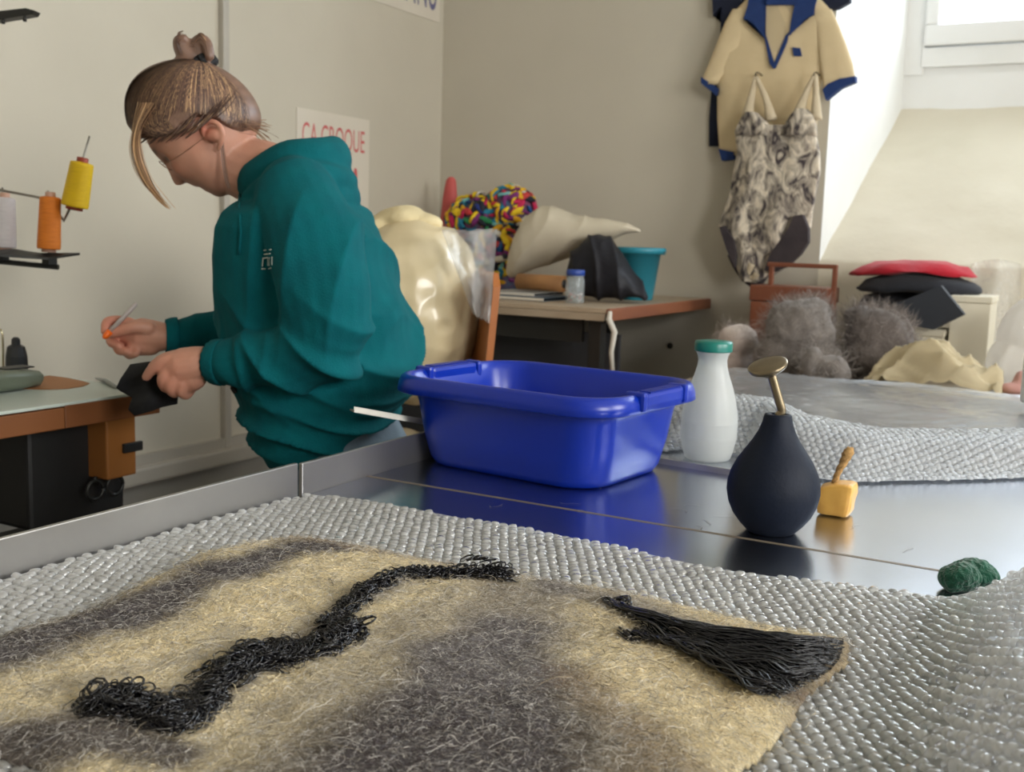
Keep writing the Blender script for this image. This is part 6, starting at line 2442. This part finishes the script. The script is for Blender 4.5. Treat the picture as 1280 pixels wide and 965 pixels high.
# ---- jeans and shoes
m_jean = mat('washed_denim', srgb(112, 128, 140), 0.85, c2=srgb(92, 108, 122), scale=18, bump=0.2, bscale=300)
bm = bmesh.new()
rings = []
hipc = B(420, 556)
for (z, wx, wl, dx) in ((hipc.z + 0.06, 0.105, 0.135, 0.0), (hipc.z, 0.125, 0.158, 0.01), (hipc.z - 0.1, 0.13, 0.168, 0.012)):
    c_ = Vector((hipc.x, hipc.y, z)) + prof_v*dx
    rings.append(ring(c_, prof_v*wx, lat_v*wl, 30))
loft(bm, rings)
for sg in (1, -1):
    h0 = Vector((hipc.x, hipc.y, hipc.z - 0.06)) + lat_v*sg*0.082 + prof_v*0.01
    kn = Vector((h0.x, h0.y, 0.5)) - prof_v*0.02
    an = Vector((h0.x, h0.y, 0.10)) + prof_v*0.02
    limb(bm, [h0, (h0 + kn)/2, kn, (kn + an)/2, an], [0.092, 0.083, 0.066, 0.06, 0.055], 18)
me = remesh(bm, 0.008, 3)
bump_mesh(me, 0.003, 40, 66, 2)
put('jeans', me, m_jean, woman, True)
for sg in (1, -1):
    an = Vector((hipc.x, hipc.y, 0)) + lat_v*sg*0.082 + prof_v*0.03
    bm = bmesh.new()
    rings = []
    for (fx, w, h) in ((0.07, 0.02, 0.05), (0.05, 0.036, 0.085), (0.0, 0.04, 0.10), (-0.06, 0.042, 0.075), (-0.13, 0.046, 0.05), (-0.17, 0.036, 0.04), (-0.185, 0.015, 0.025)):
        c_ = an + prof_v*fx
        rings.append([c_ + lat_v*w*math.cos(t) + Vector((0, 0, max(0.0, h/2 + h/2*math.sin(t)*1.0))) for t in np.linspace(0, 2*PI, 18, endpoint=False)])
    loft(bm, rings)
    bm_obj('shoe', bm, mat('dark_shoe', srgb(40, 40, 44), 0.6), woman, True)

# ---- pen and the black cloth she holds
pen = thing('marker_pen', 'slim grey pen with an orange tip held in the far hand', 'pen', B(133, 418, -.05))
bm = bmesh.new()
p0, p1 = B(135, 417, -.040), B(171, 379, -.066)
tube(bm, [p0, p0.lerp(p1, 0.95), p1], [0.0042, 0.0046, 0.003], 12)
bm_obj('barrel', bm, mat('pen_grey', srgb(178, 168, 164), 0.4), pen, True)
bm = bmesh.new()
tube(bm, [p0 + (p0 - p1).normalized()*-0.006, p0 + (p0 - p1).normalized()*0.006, p0 + (p0 - p1).normalized()*0.012], [0.0064, 0.0058, 0.003], 12)
bm_obj('tip', bm, mat('orange_tip', srgb(246, 110, 20), 0.4), pen, True)
m_cloth_b = mat('black_wool_cloth', (0.006, 0.006, 0.007), 0.95, c2=(0.01, 0.01, 0.011), scale=60)
bm = bmesh.new()
outline = [(145, 485), (150, 474), (163, 455), (185, 452), (206, 452), (214, 464), (223, 486), (222, 505), (203, 509), (190, 514), (168, 520), (160, 512), (165, 497), (150, 489)]
ctr_px = (183, 480)
n_r = 7
rings = []
for k in range(n_r):
    f = 1 - 0.985*k/(n_r - 1)
    rings.append((f, 0.0022 + 0.004*math.sqrt(k/(n_r - 1))))


def cl_pt(px, py, off):
    return B(px, py, 0.115 + 0.012*math.sin(px*0.11) + 0.008*math.sin(py*0.16 + px*0.05) + off)


dense = []
for i in range(len(outline)):
    a, b = outline[i], outline[(i + 1) % len(outline)]
    for k in range(4):
        dense.append((a[0] + (b[0] - a[0])*k/4, a[1] + (b[1] - a[1])*k/4))
front = [[cl_pt(ctr_px[0] + (x_ - ctr_px[0])*f, ctr_px[1] + (y_ - ctr_px[1])*f, o_) for x_, y_ in dense] for f, o_ in rings]
back = [[cl_pt(ctr_px[0] + (x_ - ctr_px[0])*f, ctr_px[1] + (y_ - ctr_px[1])*f, -o_) for x_, y_ in dense] for f, o_ in rings]
loft(bm, back[::-1] + front)
tag(bm_obj('black_cloth', bm, m_cloth_b, None, True), 'folded black wool cloth held in her near hand at the table corner', 'cloth')
bm = bmesh.new()
a, b = onz(120, 473, SZ + 0.002), onz(146, 485, SZ + 0.002)
tube(bm, [a, (a + b)/2 + Vector((0, 0, 0.004)), b], [0.002, 0.005, 0.004], 8)
tag(bm_obj('seam_ripper', bm, mat('tool_grey', srgb(150, 152, 148), 0.35, metal=0.6), None, True), 'slim grey hand tool lying on the pale tabletop beside the black cloth', 'tool')
